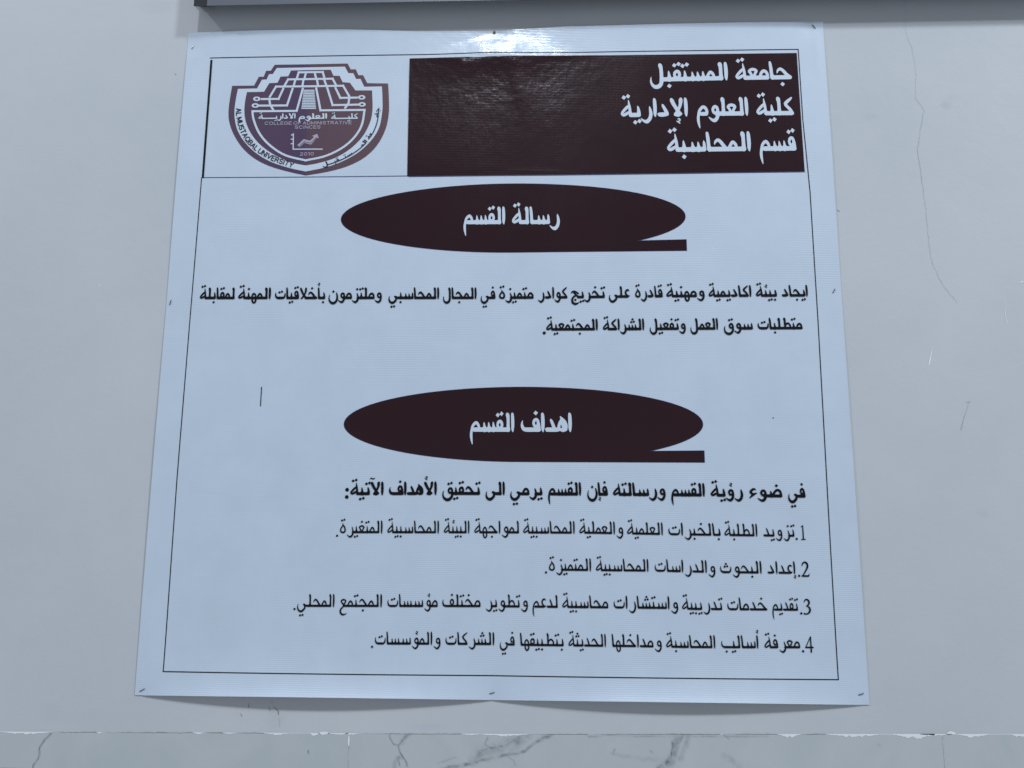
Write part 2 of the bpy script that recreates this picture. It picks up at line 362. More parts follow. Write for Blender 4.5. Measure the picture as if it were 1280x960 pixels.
# grout in the upright joints and broken plaster along the top
for k, (gx, w) in enumerate(((JX[1], 0.0026), (JX[2], 0.0034), (JX[1], 0.0034))):
    zt = joint_z(gx)
    V, F = ribbon([(gx, zt-0.001), (gx, zt-0.012), (gx+0.0004, zt-0.016 if k == 0 else zt-0.3)], w, w*0.6, DEP+(0.0004, 0.0002, 0.0002)[k], 0.0006, 31+k)
    obj('grout', V, F, M_PLASTER if k == 0 else simple_mat('grey grout', (0.50, 0.53, 0.545), 0.9), dado)
def chips(px0, px1, h0, h1, seed, dz=0.0):
    """ragged strip of plaster along the slab's top edge; h in photo px below / above the joint"""
    r = np.random.RandomState(seed); n = max(4, int((px1-px0)/2.5))
    V, F = [], []
    for i in range(n+1):
        px = px0 + (px1-px0)*i/n; jy = np.interp(px, [0, 640, 1279], [914.5, 917.5, 917.5]) + dz
        e = min(1, 2.5*min(i, n-i)/n + 0.12)
        up = h1*(0.5+0.5*r.rand())*e if h1 > 2 else 0.35; dn = h0*(0.45+0.75*r.rand())*e
        x, z1 = survey(px, jy-up); _, z0 = survey(px, jy+dn)
        V += [(x, -DEP-0.00025, z0), (x, -DEP-0.00025, z1)]
        if i: F.append((2*i-2, 2*i, 2*i+1, 2*i-1))
    return V, F
for k, a in enumerate([(0, 65, 2.6, 0.6), (122, 127, 2.2, 0.8), (242, 254, 2.6, 0.5), (280, 294, 1.5, 0.4), (331, 362, 2.2, 0.4),
                       (388, 400, 3.6, 0.6), (398, 412, 2.0, 3.4), (410, 436, 1.5, 1.0), (432, 447, 2.0, 0.5), (578, 600, 1.6, 0.8),
                       (600, 660, 2.6, 1.0), (973, 1000, 3.8, 0.4), (1033, 1100, 3.2, 0.5), (1115, 1168, 5.5, 0.6), (1182, 1195, 0.8, 5.5),
                       (1195, 1235, 4.2, 0.6), (1262, 1285, 3.6, 0.5), (1150, 1190, 1.6, 0.8)]):
    V, F = chips(*a, seed=50+k)
    obj('plaster_chip', V, F, M_PLASTER, dado)

for k, (p0, p1) in enumerate(((66, 121), (128, 241), (255, 279), (295, 330), (448, 577), (662, 735), (736, 900), (905, 972), (1001, 1032))):
    V, F = ribbon([survey(p, float(np.interp(p, [0, 640, 1279], [914.8, 917.8, 917.8])), DEP) for p in np.linspace(p0, p1, 6)], 0.0005, 0.0006, DEP+0.0002, 0.0006, 80+k)
    obj('joint_gap', V, F, M_SCUFF, dado)

# ------------------------------------------------------------------ the rail above the poster
RD = 0.029
fx, fz = survey(258.5, 7.2, RD)
wx, wz = survey(250, 9.5)
rail = thing('wall_rail', 'long grey metal rail with dark end cap, fixed on the wall above the poster', 'rail', (wx, 0, CZ + wz))
rb = (wx, 0, wz)
# body: a lipped profile swept along x
prof = [(-0.0005, fz+0.020), (-0.022, fz+0.005), (-0.0265, fz+0.0010), (-0.0275, fz), (-RD, fz+0.0004), (-RD, fz+0.010), (-RD+0.0008, fz+0.0115), (-RD+0.0008, fz+0.013), (-RD, fz+0.0145), (-RD, fz+0.075), (-0.018, fz+0.080), (-0.0005, fz+0.080)]
vs, fs = [], []
ends = [fx, 1.6]; n = len(prof)
for x in ends: vs += [(x, y, z) for y, z in prof]
for i in range(n):
    j = (i+1) % n; fs.append((i, n+i, n+j, j))
fs.append(tuple(range(n))[::-1]); fs.append(tuple(range(n, 2*n)))
obj('rail_body', vs, fs, M_RAIL, rail, base=rb)
vs, fs = [], []
cp = [(-0.0006, wz+0.001), (-RD+0.002, fz+0.0012), (-RD+0.002, fz+0.078), (-0.0006, fz+0.078)]
vs = [(x, y, z) for x in (wx+0.003, fx-0.0002) for y, z in cp]
fs = [(0, 1, 2, 3), (7, 6, 5, 4)] + [(i, i+4, (i+1) % 4+4, (i+1) % 4) for i in range(4)]
obj('end_cap', vs, fs, M_CAP, rail, base=rb)
vs, fs = [], []
x0b, _ = survey(243.6, 0)
zt = fz + 0.078
P = [(wx, wz), (wx+0.003, wz-0.0005), (wx-0.0035, wz+0.0105), (wx-0.004, zt), (wx-0.0075, zt), (x0b, wz+0.010)]
vs = [(x, -0.0008, z) for x, z in P] + [(x, -0.006, z) for x, z in P]
fs = [tuple(range(6))[::-1], tuple(range(6, 12))] + [(i, (i+1) % 6, 6+(i+1) % 6, 6+i) for i in range(6)]
obj('flange', vs, fs, M_FLANGE, rail, base=rb)

# ------------------------------------------------------------------ the poster
HW, HH = 0.5, 0.503
poster = thing('wall_poster', 'large square white vinyl poster with maroon banners and black lettering stapled to the wall', 'poster', (0, 0, CZ - HH))
PB = (0, 0, -HH)
STAPLES = {k: survey(*v) for k, v in dict(bl=(178, 862), bm=(615, 866), br=(1077, 867), ml=(214, 378), mr=(1042, 364), tl=(241, 59), tr=(1016, 33), nail=(618, 41)).items()}
def arc(t): return np.sin(np.pi*np.clip(t, 0, 1))
def lift(x, z):
    """how far the sheet stands off the wall"""
    x = np.asarray(x, float); z = np.asarray(z, float)
    s = STAPLES
    d = 0.0012 + 0.0010*(fbm(x*4+3, z*4+8, 3)+0.6)*np.clip(np.minimum(HW-np.abs(x), HH-np.abs(z))/0.1, 0, 1)
    xb = [s['bl'][0], s['bm'][0], s['br'][0]]
    bow = np.where(x < xb[1], 0.0138*arc((x-xb[0])/(xb[1]-xb[0]))**0.85, 0.0126*arc((x-xb[1])/(xb[2]-xb[1]))**0.85)
    d = d + bow*np.exp(-np.clip(z+HH, 0, 9)/0.026)
    xt = [s['tl'][0], s['nail'][0], s['tr'][0]]
    bt = np.where(x < xt[1], 0.0040*arc((x-xt[0])/(xt[1]-xt[0])), 0.0030*arc((x-xt[1])/(xt[2]-xt[1])))
    d = d + bt*np.exp(-np.clip(HH-z, 0, 9)/0.05)
    zl = [s['bl'][1], s['ml'][1], s['tl'][1]]
    bl = np.where(z < zl[1], 0.0014*arc((z-zl[0])/(zl[1]-zl[0])), 0.0012*arc((z-zl[1])/(zl[2]-zl[1])))
    d = d + bl*np.exp(-np.clip(x+HW, 0, 9)/0.03)
    zr = [s['br'][1], s['mr'][1], s['tr'][1]]
    br = np.where(z < zr[1], 0.0014*arc((z-zr[0])/(zr[1]-zr[0])), 0.0010*arc((z-zr[1])/(zr[2]-zr[1])))
    d = d + br*np.exp(-np.clip(HW-x, 0, 9)/0.03)
    # pulled in at the nail, billowing just below it
    xn, zn = s['nail']
    r2 = (x-xn)**2 + (z-zn)**2
    d = d*(1 - 0.8*np.exp(-r2/0.018**2))
    fan = 0.012 + 1.7*np.clip(zn-0.004-z, 0, 0.045)
    d = d + 0.0042*np.exp(-((z-(zn-0.038))/0.026)**2)*np.exp(-((x-xn)/fan)**2)
    d = d + 0.0012*np.exp(-((x-xn-0.018-(zn-z)*0.25)/0.013)**2)*np.exp(-((z-(zn-0.085))/0.05)**2)
    for k in ('tl', 'tr'):
        q = (x-s[k][0])**2 + (z-s[k][1])**2; d = d*(1 - 0.8*np.exp(-q/0.014**2))
    # crease running down from the right-hand top staple
    d = d + 0.0011*np.exp(-((x-s['tr'][0]-0.003)/0.0022)**2)*np.clip((z-0.40)/0.06, 0, 1)
    return d
# the cut top edge is not quite straight
TOPX = [survey(p, 40)[0] for p in (236, 300, 430, 520, 600, 618, 640, 700, 760, 900, 1028)]
TOPZ = [z for z in (survey(p, q)[1] for p, q in zip((236, 300, 430, 520, 600, 618, 640, 700, 760, 900, 1028), (41.5, 39.8, 39.2, 41.0, 40.0, 39.5, 37.9, 34.9, 33.8, 30.2, 26.5)))]
def top_edge(x): return np.interp(x, TOPX, TOPZ)
vs, fs = [], []
NX, NZ = 200, 200
gx = np.linspace(-HW, HW, NX+1); gz = np.linspace(-HH, HH, NZ+1)
XX, ZZ = np.meshgrid(gx, gz)
DZ = (top_edge(XX) - HH)*np.clip((ZZ - (HH-0.03))/0.03, 0, 1)
LF = lift(XX, ZZ)
# a bowed edge is drawn up a little between its staples
DZ = DZ + 0.24*np.clip(LF-0.002, 0, 1)*np.exp(-(ZZ+HH)/0.03)
FR = np.stack([XX, -LF, ZZ + DZ], -1)
vs = FR.reshape(-1, 3).tolist()
W1 = NX + 1
fs = [(j*W1+i, j*W1+i+1, (j+1)*W1+i+1, (j+1)*W1+i) for j in range(NZ) for i in range(NX)]
nf = len(fs); n0 = len(vs)
vs += (FR + np.array([0, 0.0006, 0])).reshape(-1, 3).tolist()          # back face
fs += [(n0+j*W1+i, n0+(j+1)*W1+i, n0+(j+1)*W1+i+1, n0+j*W1+i+1) for j in range(NZ) for i in range(NX)]
edge = [i for i in range(W1)] + [j*W1+NX for j in range(1, NZ+1)] + [NZ*W1+i for i in range(NX-1, -1, -1)] + [j*W1 for j in range(NZ-1, 0, -1)]
n1 = len(vs)
for k in edge: vs += [vs[k], vs[n0+k]]
m = len(edge)
fs += [(n1+2*k, n1+2*k+1, n1+2*((k+1) % m)+1, n1+2*((k+1) % m)) for k in range(m)]
sheet = obj('sheet', vs, fs, M_SHEET, poster, smooth=True, base=PB)

# print: 2-D polygons merged into one clean face set, laid on the sheet
def merge2d(polys, extra=None):
    co, faces = [], []
    for p in polys:
        q = []
        for v in p:
            if not q or math.hypot(v[0]-q[-1][0], v[1]-q[-1][1]) > 2e-6: q.append(v)
        while len(q) > 1 and math.hypot(q[0][0]-q[-1][0], q[0][1]-q[-1][1]) <= 2e-6: q.pop()
        if len(q) < 3: continue
        a = sum(q[i-1][0]*q[i][1] - q[i][0]*q[i-1][1] for i in range(len(q)))
        if abs(a) < 1e-11: continue
        if a < 0: q = q[::-1]
        n = len(co); co += [Vector((v[0]*1000, v[1]*1000)) for v in q]; faces.append(list(range(n, n+len(q))))
    if extra is not None: co += [Vector((q[0]*1000, q[1]*1000)) for q in extra]
    v, e, f, ov, oe, of = delaunay_2d_cdt(co, [], faces, 0, 1e-4)
    keep = [tuple(ff) for ff, o in zip(f, of) if len(o)]
    return [(p[0]/1000, p[1]/1000) for p in v], keep
def ink(name, pts2, faces, mat, parent, layer=1):
    A = np.array(pts2); L = lift(A[:, 0], A[:, 1]) + 0.00018*layer + 0.00012
    used = sorted({i for f in faces for i in f}); mp = {k: i for i, k in enumerate(used)}
    V = [(A[k, 0], -L[k], A[k, 1]) for k in used]
    F = []
    for f in faces:
        g = [mp[i] for i in f]
        a = sum(V[g[i]][0]*V[g[(i+1) % len(g)]][2] - V[g[(i+1) % len(g)]][0]*V[g[i]][2] for i in range(len(g)))
        F.append(tuple(g) if a > 0 else tuple(reversed(g)))
    return obj(name, V, F, mat, parent, smooth=(name == 'header_panel'), base=PB)
def fill(name, outline, mat, parent, layer=1, step=0.008):
    A = np.array(outline); lo = A.min(0); hi = A.max(0)
    g = [(x, z) for x in np.arange(lo[0], hi[0], step) for z in np.arange(lo[1], hi[1], step)]
    v, f = merge2d([outline], g)
    return ink(name, v, f, mat, parent, layer)
NIB = [(math.cos(2*math.pi*k/12), math.sin(2*math.pi*k/12)) for k in range(12)]
def hull(P):
    P = sorted(set((round(p[0], 7), round(p[1], 7)) for p in P))
    if len(P) < 3: return P
    def half(Q):
        h = []
        for p in Q:
            while len(h) > 1 and (h[-1][0]-h[-2][0])*(p[1]-h[-2][1]) - (h[-1][1]-h[-2][1])*(p[0]-h[-2][0]) <= 0: h.pop()
            h.append(p)
        return h[:-1]
    return half(P) + half(P[::-1])
def smooth_path(pts, n=5):
    P = np.array(pts, float)
    if len(P) < 3: return P
    closed = np.allclose(P[0], P[-1])
    out = []
    for i in range(len(P)-1):
        p1, p2 = P[i], P[i+1]
        p0 = P[i-1] if i else (P[-2] if closed else p1)
        p3 = P[i+2] if i+2 < len(P) else (P[1] if closed else p2)
        for k in range(n):
            t = k/n
            out.append(0.5*(2*p1 + (p2-p0)*t + (2*p0-5*p1+4*p2-p3)*t*t + (3*p1-p0-3*p2+p3)*t**3))
    out.append(P[-1]); return np.array(out)
def stroke(pts, ax=0.46, ay=0.5, sm=True, n=5):
    P = smooth_path(pts, n) if sm else np.array(pts, float)
    polys = []
    for a, b in zip(P[:-1], P[1:]):
        q = [(p[0]+c*ax*max(p[2], .4), p[1]+s*ay*max(p[2], .4)) for p in (a, b) for c, s in NIB]
        h = hull(q)
        if len(h) > 2: polys.append(h)
    return polys
def lines2d(paths, w):
    """constant-width strokes in sheet metres with square-cut joints"""
    out = []
    for P in paths:
        for (x0, z0), (x1, z1) in zip(P[:-1], P[1:]):
            d = math.hypot(x1-x0, z1-z0)
            if d < 1e-9: continue
            n = max(1, int(d/0.005)); tx, tz = (x1-x0)/d, (z1-z0)/d
            for k in range(n):
                a, b = k/n, (k+1)/n
                ea = w/2 if k == 0 else 0; eb = w/2 if k == n-1 else 0
                ax_, az_ = x0+(x1-x0)*a-tx*ea, z0+(z1-z0)*a-tz*ea
                bx_, bz_ = x0+(x1-x0)*b+tx*eb, z0+(z1-z0)*b+tz*eb
                nx_, nz_ = -tz*w/2, tx*w/2
                out.append([(ax_+nx_, az_+nz_), (ax_-nx_, az_-nz_), (bx_-nx_, bz_-nz_), (bx_+nx_, bz_+nz_)])
    return out
def ink_lines(name, px_paths, w, mat, parent, layer=1):
    v, f = merge2d(lines2d([survey_many(p) for p in px_paths], w))
    return ink(name, v, f, mat, parent, layer)

# ------------------------------------------------------------------ lettering: a naskh pen alphabet
# Letters are pen strokes (l, y, w): l runs LEFT from the letter's right edge, y up from the foot of the
# baseline stroke, alef = 100 high. Each form: (advance, strokes, dot anchor above, dot anchor below)
B = 11
def base(a, b): return [(a, B, 22), (b, B, 22)]
def tooth(l, h=56): return [(l+3.5, h, 4), (l+2, h-9, 10), (l+.5, h-22, 14), (l, 22, 20), (l, B, 27)]
RING = lambda cx, cy, rx, ry, w: [(cx-rx, cy, w), (cx-rx*.7, cy+ry*.75, w), (cx, cy+ry, w*1.1), (cx+rx*.75, cy+ry*.65, w), (cx+rx, cy-ry*.1, w*.9), (cx+rx*.6, cy-ry*.8, w), (cx, cy-ry, w), (cx-rx*.75, cy-ry*.7, w), (cx-rx, cy, w)]
G = {}
def g(key, adv, strokes, up=(20, 84), dn=(20, -25)): G[key] = (adv, strokes, up, dn)
ALEF = [(14, 97, 6), (11.5, 90, 15), (10, 70, 18), (9, 40, 18), (9.5, 15, 15), (8, 1, 6)]
g('A.i', 22, [ALEF], (12, 122), (10, -26))
g('A.f', 33, [base(0, 16), [(28, 97, 6), (25.5, 90, 14), (22, 60, 17), (20, 32, 17), (18, 20, 21), (15, B, 25)]], (28, 122), (20, -26))
LSTEM = lambda l: [[(l+7, 97, 5), (l+4, 87, 21), (l+1, 72, 18), (l, 40, 17.5), (l, 24, 20), (l, B, 25)]]
g('L.n', 40, LSTEM(12) + [base(11, 40)])
g('L.m', 42, LSTEM(19) + [base(0, 42)])
g('L.f', 92, [base(0, 20), [(33, 97, 5), (29, 87, 20), (25, 70, 18), (23, 40, 18), (23, 12, 19), (26, -12, 20), (40, -27, 22), (60, -29, 19), (76, -15, 13), (82, 4, 9), (80, 24, 3)]], dn=(54, 4))
g('L.i', 80, [[(20, 97, 5), (16, 87, 20), (12, 70, 18), (10, 40, 18), (10, 12, 19), (13, -12, 20), (27, -27, 22), (47, -29, 19), (63, -15, 13), (69, 4, 9), (67, 24, 3)]])
g('X.i', 74, [[(9, 97, 6), (12, 88, 19), (14, 66, 17), (24, 40, 14), (44, 12, 15)], [(66, 96, 5), (62, 86, 19), (50, 62, 19), (32, 34, 18), (18, 14, 18)], [(14, 14, 16), (28, 7, 18), (44, 10, 16)]], (60, 121), (30, -27))
g('X.f', 76, [base(0, 14), [(16, 97, 6), (15, 86, 18), (17, 62, 16), (30, 34, 15), (48, 10, 15), (56, 6, 10)], [(66, 96, 5), (62, 86, 18), (50, 62, 18), (34, 36, 17), (12, B, 19)]], (62, 121), (30, -27))
g('T.n', 39, [[(15, 58, 4), (12, 49, 11), (9, 32, 16), (9, 20, 20), (11, B, 23)], base(9, 39)], (15, 86), (17, -25))
g('T.m', 38, [base(0, 38), tooth(18)], (19, 86), (19, -25))
g('B.i', 100, [[(5, 52, 4), (4.5, 42, 10), (7, 24, 15), (18, 12, 20), (40, B, 22), (66, B, 22), (82, 15, 18), (91, 28, 14), (93, 44, 9), (90, 56, 3)]], (46, 60), (48, -25))
g('B.f', 92, [base(0, 62), [(50, B, 22), (66, 12, 21), (78, 17, 17), (86, 30, 13), (87, 44, 8), (84, 56, 3)]], (44, 60), (46, -25))
g('S.n', 96, [[(9, 54, 4), (7, 44, 12), (6, 28, 15), (7, B, 20)], base(7, 96), tooth(36, 48), tooth(67, 48)], (40, 78))
g('S.m', 96, [base(0, 96), tooth(14, 50), tooth(43, 48), tooth(72, 48)], (42, 78))
g('D.n', 102, [base(7, 102), [(8, B, 18), (6, 30, 15), (14, 48, 16), (28, 54, 18), (44, 44, 16), (58, 22, 14)], tooth(72, 46)], (34, 86))
g('H.n', 90, [base(6, 90), [(7, B, 16), (8, 30, 14), (18, 46, 15), (34, 52, 16), (50, 40, 15), (60, 16, 14)], [(65, 98, 5), (61, 88, 20), (58, 68, 17), (57, B, 17)]])
g('H.m', 90, [base(0, 90), [(10, B, 14), (12, 32, 14), (22, 47, 15), (36, 52, 16), (51, 40, 15), (61, 16, 14)], [(66, 98, 5), (62, 88, 20), (59, 68, 17), (58, B, 17)]])
g('E.n', 60, [[(4, 56, 5), (14, 66, 14), (28, 62, 17), (37, 48, 17), (35, 32, 16), (22, 20, 14)], [(2, 18, 6), (12, 13, 17), (24, B, 22), (60, B, 22)]], (24, 100))
g('E.m', 60, [base(0, 60), [(31, 14, 15), (16, 38, 14), (10, 47, 13), (18, 54, 16), (31, 57, 16), (44, 54, 16), (52, 46, 13), (44, 36, 14), (31, 14, 15)]], (31, 90))
g('E.f', 68, [base(0, 22), [(34, 12, 15), (20, 36, 14), (14, 46, 12), (22, 53, 15), (34, 56, 16), (46, 53, 15), (54, 45, 12), (46, 34, 14), (30, 16, 17), (40, 0, 16), (54, -14, 17), (58, -34, 18), (46, -52, 19), (24, -55, 14), (6, -46, 6)]])
g('M.n', 58, [base(8, 58), [(9, 12, 17), (7, 28, 16), (16, 44, 16), (29, 47, 17), (41, 36, 16), (50, 16, 14)]])
g('M.m', 54, [base(0, 54), [(8, 12, 12), (14, 32, 15), (25, 45, 15), (33, 44, 15), (42, 30, 15), (52, 14, 14)]])
MT = lambda l: [(l-3, 24, 15), (l+1, 8, 15), (l+4, -12, 15), (l+3, -32, 14), (l-1, -52, 9), (l-4, -64, 4)]
g('M.f', 66, [base(0, 40), [(8, 12, 12), (14, 32, 15), (26, 46, 16), (40, 42, 16), (52, 28, 14)], MT(56)])
g('M.i', 64, [[(10, 10, 18), (6, 24, 16), (14, 42, 16), (28, 48, 17), (42, 38, 16), (52, 24, 14)], [(10, 12, 20), (30, 11, 20), (46, 12, 17)], MT(54)])
WT = lambda o: [(8+o, 32, 14), (7+o, 12, 16), (12+o, -8, 18), (26+o, -24, 20), (42+o, -22, 14), (56+o, -12, 8), (62+o, -6, 3)]
g('W.i', 58, [RING(23, 32, 14, 17, 15.5), WT(0)], (26, 86))
g('W.f', 60, [base(0, 18), RING(25, 32, 14, 17, 15.5), WT(2)], (28, 86))
g('R.i', 58, [[(14, 56, 3), (12, 46, 10), (8, 28, 16), (8, 8, 18), (15, -12, 19), (30, -25, 20), (46, -22, 13), (58, -13, 7), (63, -8, 3)]], (14, 88))
g('R.f', 58, [base(0, 12), [(20, 52, 4), (17, 40, 11), (11, 24, 15), (10, 6, 18), (16, -12, 19), (30, -25, 20), (46, -22, 13), (58, -13, 7), (63, -8, 3)]], (20, 84))
g('Dal.i', 66, [[(38, 66, 4), (33, 56, 14), (22, 36, 17), (13, 18, 19)], [(12, 13, 18), (30, B, 22), (52, B, 21), (62, 15, 8)]], (30, 90))
g('Dal.f', 66, [base(0, 54), [(36, 66, 4), (31, 56, 14), (22, 36, 16), (14, 14, 18)], [(50, B, 22), (63, 15, 8)]], (30, 90))
g('J.n', 92, [[(80, 36, 5), (75, 49, 12), (62, 57, 16), (46, 48, 17), (28, 28, 18), (12, 14, 19), (3, 11, 10)], base(9, 92)], (50, 92), (52, -26))
g('J.m', 84, [base(0, 84), [(72, 36, 5), (67, 49, 12), (54, 57, 16), (40, 48, 17), (24, 28, 17), (12, 13, 18)]], (46, 92), (42, -26))
g('J.f', 76, [base(0, 12), [(74, 44, 5), (66, 56, 13), (50, 58, 17), (34, 54, 17), (16, 44, 14), (6, 40, 6)], [(4, 14, 18), (20, 20, 16), (40, 38, 14), (50, 50, 13)], [(32, 24, 14), (52, 14, 16), (66, -8, 18), (62, -34, 20), (40, -46, 20), (18, -42, 13), (4, -34, 5)]], dn=(38, -12))
g('F.n', 50, [RING(23, 46, 13, 18, 15), [(8, 46, 14), (6, 28, 16), (6, B, 18)], base(7, 50)], (24, 98))
g('F.m', 50, [base(0, 50), RING(25, 36, 14, 18, 15.5), [(38, 34, 12), (40, 14, 14)]], (26, 90))
g('F.i', 110, [RING(23, 46, 13, 18, 15), [(8, 46, 14), (6, 28, 16), (6, B, 18)], [(6, B, 22), (40, B, 22), (74, B, 22), (92, 15, 19), (101, 30, 15), (102, 46, 9), (98, 58, 3)]], (24, 98))
g('F.f', 112, [RING(26, 40, 13, 18, 15), base(0, 40), [(36, B, 22), (74, B, 22), (94, 15, 19), (103, 30, 15), (104, 46, 9), (100, 58, 3)]], (27, 94))
QB = lambda o: [(8+o, 34, 14), (7+o, 10, 16), (12+o, -14, 19), (30+o, -32, 22), (54+o, -34, 21), (74+o, -20, 16), (82+o, 0, 11), (80+o, 20, 7), (76+o, 32, 3)]
g('Q.i', 90, [RING(23, 32, 14, 17, 15.5), QB(0)], (26, 84))
g('Q.f', 94, [base(0, 12), RING(26, 32, 14, 17, 15.5), QB(3)], (29, 84))
g('N.i', 88, [[(14, 58, 3), (11, 46, 11), (6, 26, 15), (6, 4, 17), (14, -18, 19), (34, -33, 22), (56, -30, 20), (73, -14, 15), (79, 6, 10), (77, 28, 6), (73, 40, 3)]], (42, 64))
YT = [(0, B, 22), (14, 12, 19), (28, 21, 15), (36, 22, 12)]
YB = [(36, 22, 14), (26, 12, 15), (24, -4, 18), (34, -18, 20), (52, -30, 22), (72, -28, 19), (86, -12, 15), (89, 8, 9), (84, 26, 4)]
g('Y.f', 96, [YT, YB], dn=(52, -63))
g('K.n', 62, [[(6, 95, 5), (16, 86, 13), (34, 72, 17), (44, 60, 16), (34, 46, 16), (18, 30, 17), (10, B, 20)], base(9, 62)])
g('K.m', 62, [base(0, 62), [(8, 95, 5), (18, 86, 13), (36, 72, 17), (46, 60, 16), (36, 46, 16), (22, 28, 17), (18, B, 20)]])
g('O.n', 58, [[(8, 14, 17), (6, 34, 17), (16, 54, 17), (30, 68, 14), (38, 78, 6)], [(30, 66, 13), (42, 44, 16), (47, 24, 15), (44, 12, 16)], [(8, 12, 17), (24, 8, 18), (36, 12, 16), (58, B, 20)], [(34, 50, 13), (24, 34, 15), (20, 18, 14)]])
g('O.m', 52, [base(0, 52), [(8, 14, 13), (13, 36, 14), (26, 47, 15), (38, 34, 14), (42, 12, 13)], [(10, 6, 13), (8, -14, 15), (18, -30, 15), (30, -26, 15), (38, -8, 14), (38, 8, 13)]])
TM = [(14, B, 20), (18, 26, 15), (21, 52, 14), (25, 76, 9), (27, 90, 4)]
TL_ = [(24, 62, 10), (36, 52, 15), (52, 36, 15), (64, 20, 13), (56, 11, 15), (42, 16, 16), (28, 24, 14), (20, 28, 12)]
g('P.f', 70, [base(0, 15), TM, TL_], (40, 108))
g('O.f', 70, [base(0, 15), TM, TL_], (40, 108))
g('P.i', 58, [[(32, 78, 4), (28, 66, 11), (14, 48, 15), (7, 26, 16), (14, 11, 17), (28, 8, 17), (44, 14, 16), (48, 28, 14), (40, 46, 14), (26, 62, 12)]], (28, 102))
g('Z.i', 60, [[(8, 54, 6), (20, 60, 14), (34, 52, 17), (44, 38, 16), (36, 26, 15), (20, 24, 12)], [(2, 30, 5), (20, 22, 15), (38, 8, 14), (52, -8, 5)]])
g('_.m', 40, [base(0, 40)])

RASM = dict(zip('اأإآلبتثنيئىةهمعغجحخسشضطفقكدذرزوؤء',
                'A A A A L T T T T T T Y P O M E E J J J S S D H F F K Dal Dal R R W W Z'.split()))
FINAL = {'ب': 'B', 'ت': 'B', 'ث': 'B', 'ن': 'N', 'ي': 'Y', 'ى': 'Y', 'ق': 'Q'}
DOTS = {'ب': -1, 'ت': 2, 'ث': 3, 'ن': 1, 'ي': -2, 'ة': 2, 'غ': 1, 'ج': -1, 'خ': 1, 'ش': 3, 'ض': 1, 'ف': 1, 'ق': 2, 'ز': 1, 'ذ': 1}
NOJOIN = set('اأإآدذرزوؤةىء')
MARK = {'أ': 'h', 'إ': 'H', 'آ': 'm', 'ؤ': 'h', 'ئ': 'h'}
HAMZA = [[(2, 12, 3), (-5, 15, 7), (-11, 8, 8), (-4, 1, 7)], [(9, 3, 3), (0, -2, 7), (-10, -9, 6)]]
MADDA = [[(20, -4, 3), (10, 4, 8), (-4, -2, 9), (-18, 4, 5)]]
def shape(word):
    """letters -> [(form key, char)] with the joins worked out"""
    out = []; i = 0; joined = False
    while i < len(word):
        c = word[i]
        if c == 'ـ': out.append(('_.m', c)); joined = True; i += 1; continue
        if c == 'ل' and i+1 < len(word) and word[i+1] in 'اأإآ':
            out.append(('X.f' if joined else 'X.i', word[i+1])); joined = False; i += 2; continue
        nxt = c not in NOJOIN and i+1 < len(word)
        form = {(0, 0): 'i', (0, 1): 'n', (1, 1): 'm', (1, 0): 'f'}[(int(joined), int(nxt))]
        r = FINAL.get(c, RASM[c]) if form in 'if' else RASM[c]
        out.append((r + '.' + form, c)); joined = nxt; i += 1
    return out
def diamond(l, y, r): return [(l-r, y+r*.12), (l+r*.12, y+r*.95), (l+r, y-r*.12), (l-r*.12, y-r*.95)]
def pen_word(word, weight=1.0, dot=12.5, track=0.0, gap=4.0):
    """polygons of one word in letter units, x to the right, first letter ending at x = 0"""
    polys = []; cur = 0.0
    adj = (1-weight)*11
    for key, c in shape(word):
        adv, strokes, up, dn = G[key]
        tall = 1.0
        def place(st, scale=1.0, o=(0, 0)):
            P = [(-(cur + o[0] + l*scale), y*scale + o[1] - adj*min(1, max(0, 1-(y-11)/60)) if o == (0, 0) else o[1]+y*scale, max(2.2, w*weight*scale)) for l, y, w in st]
            return stroke(P, 0.53, 0.5)
        for st in strokes: polys.extend(place(st))
        n = DOTS.get(c, 0)
        if key == '_.m': n = 0
        if n > 0:
            cl, cy = up; cy = cy - adj*0.5
            spots = {1: [(0, 0)], 2: [(-11, 3.5), (12, -3)], 3: [(-12, -6), (12, -9), (0, 14)]}[n]
        elif n < 0:
            cl, cy = dn; spots = {1: [(0, 0)], 2: [(-11, 3), (12, -3)]}[-n]
            if key == 'Y.f': spots = [(-12, 2), (12, -1)]
        else: spots = []
        for dl, dy in spots:
            k = dot/12.5
            polys.append([(-(cur+a), b) for a, b in diamond(cl + dl*(.35+.65*k), cy + dy*(.35+.65*k), dot)][::-1])
        mk = MARK.get(c)
        if mk:
            cl, cy = dn if mk == 'H' else up
            for st in (MADDA if mk == 'm' else HAMZA): polys.extend(place([(l, y, w/ max(weight, .8)) for l, y, w in st], 1.0, (cl, cy)))
        cur += adv + (gap if key[-1] in 'if' else 0) + (track if key[0] in 'WR' and key[-1] in 'if' else 0)
    return polys
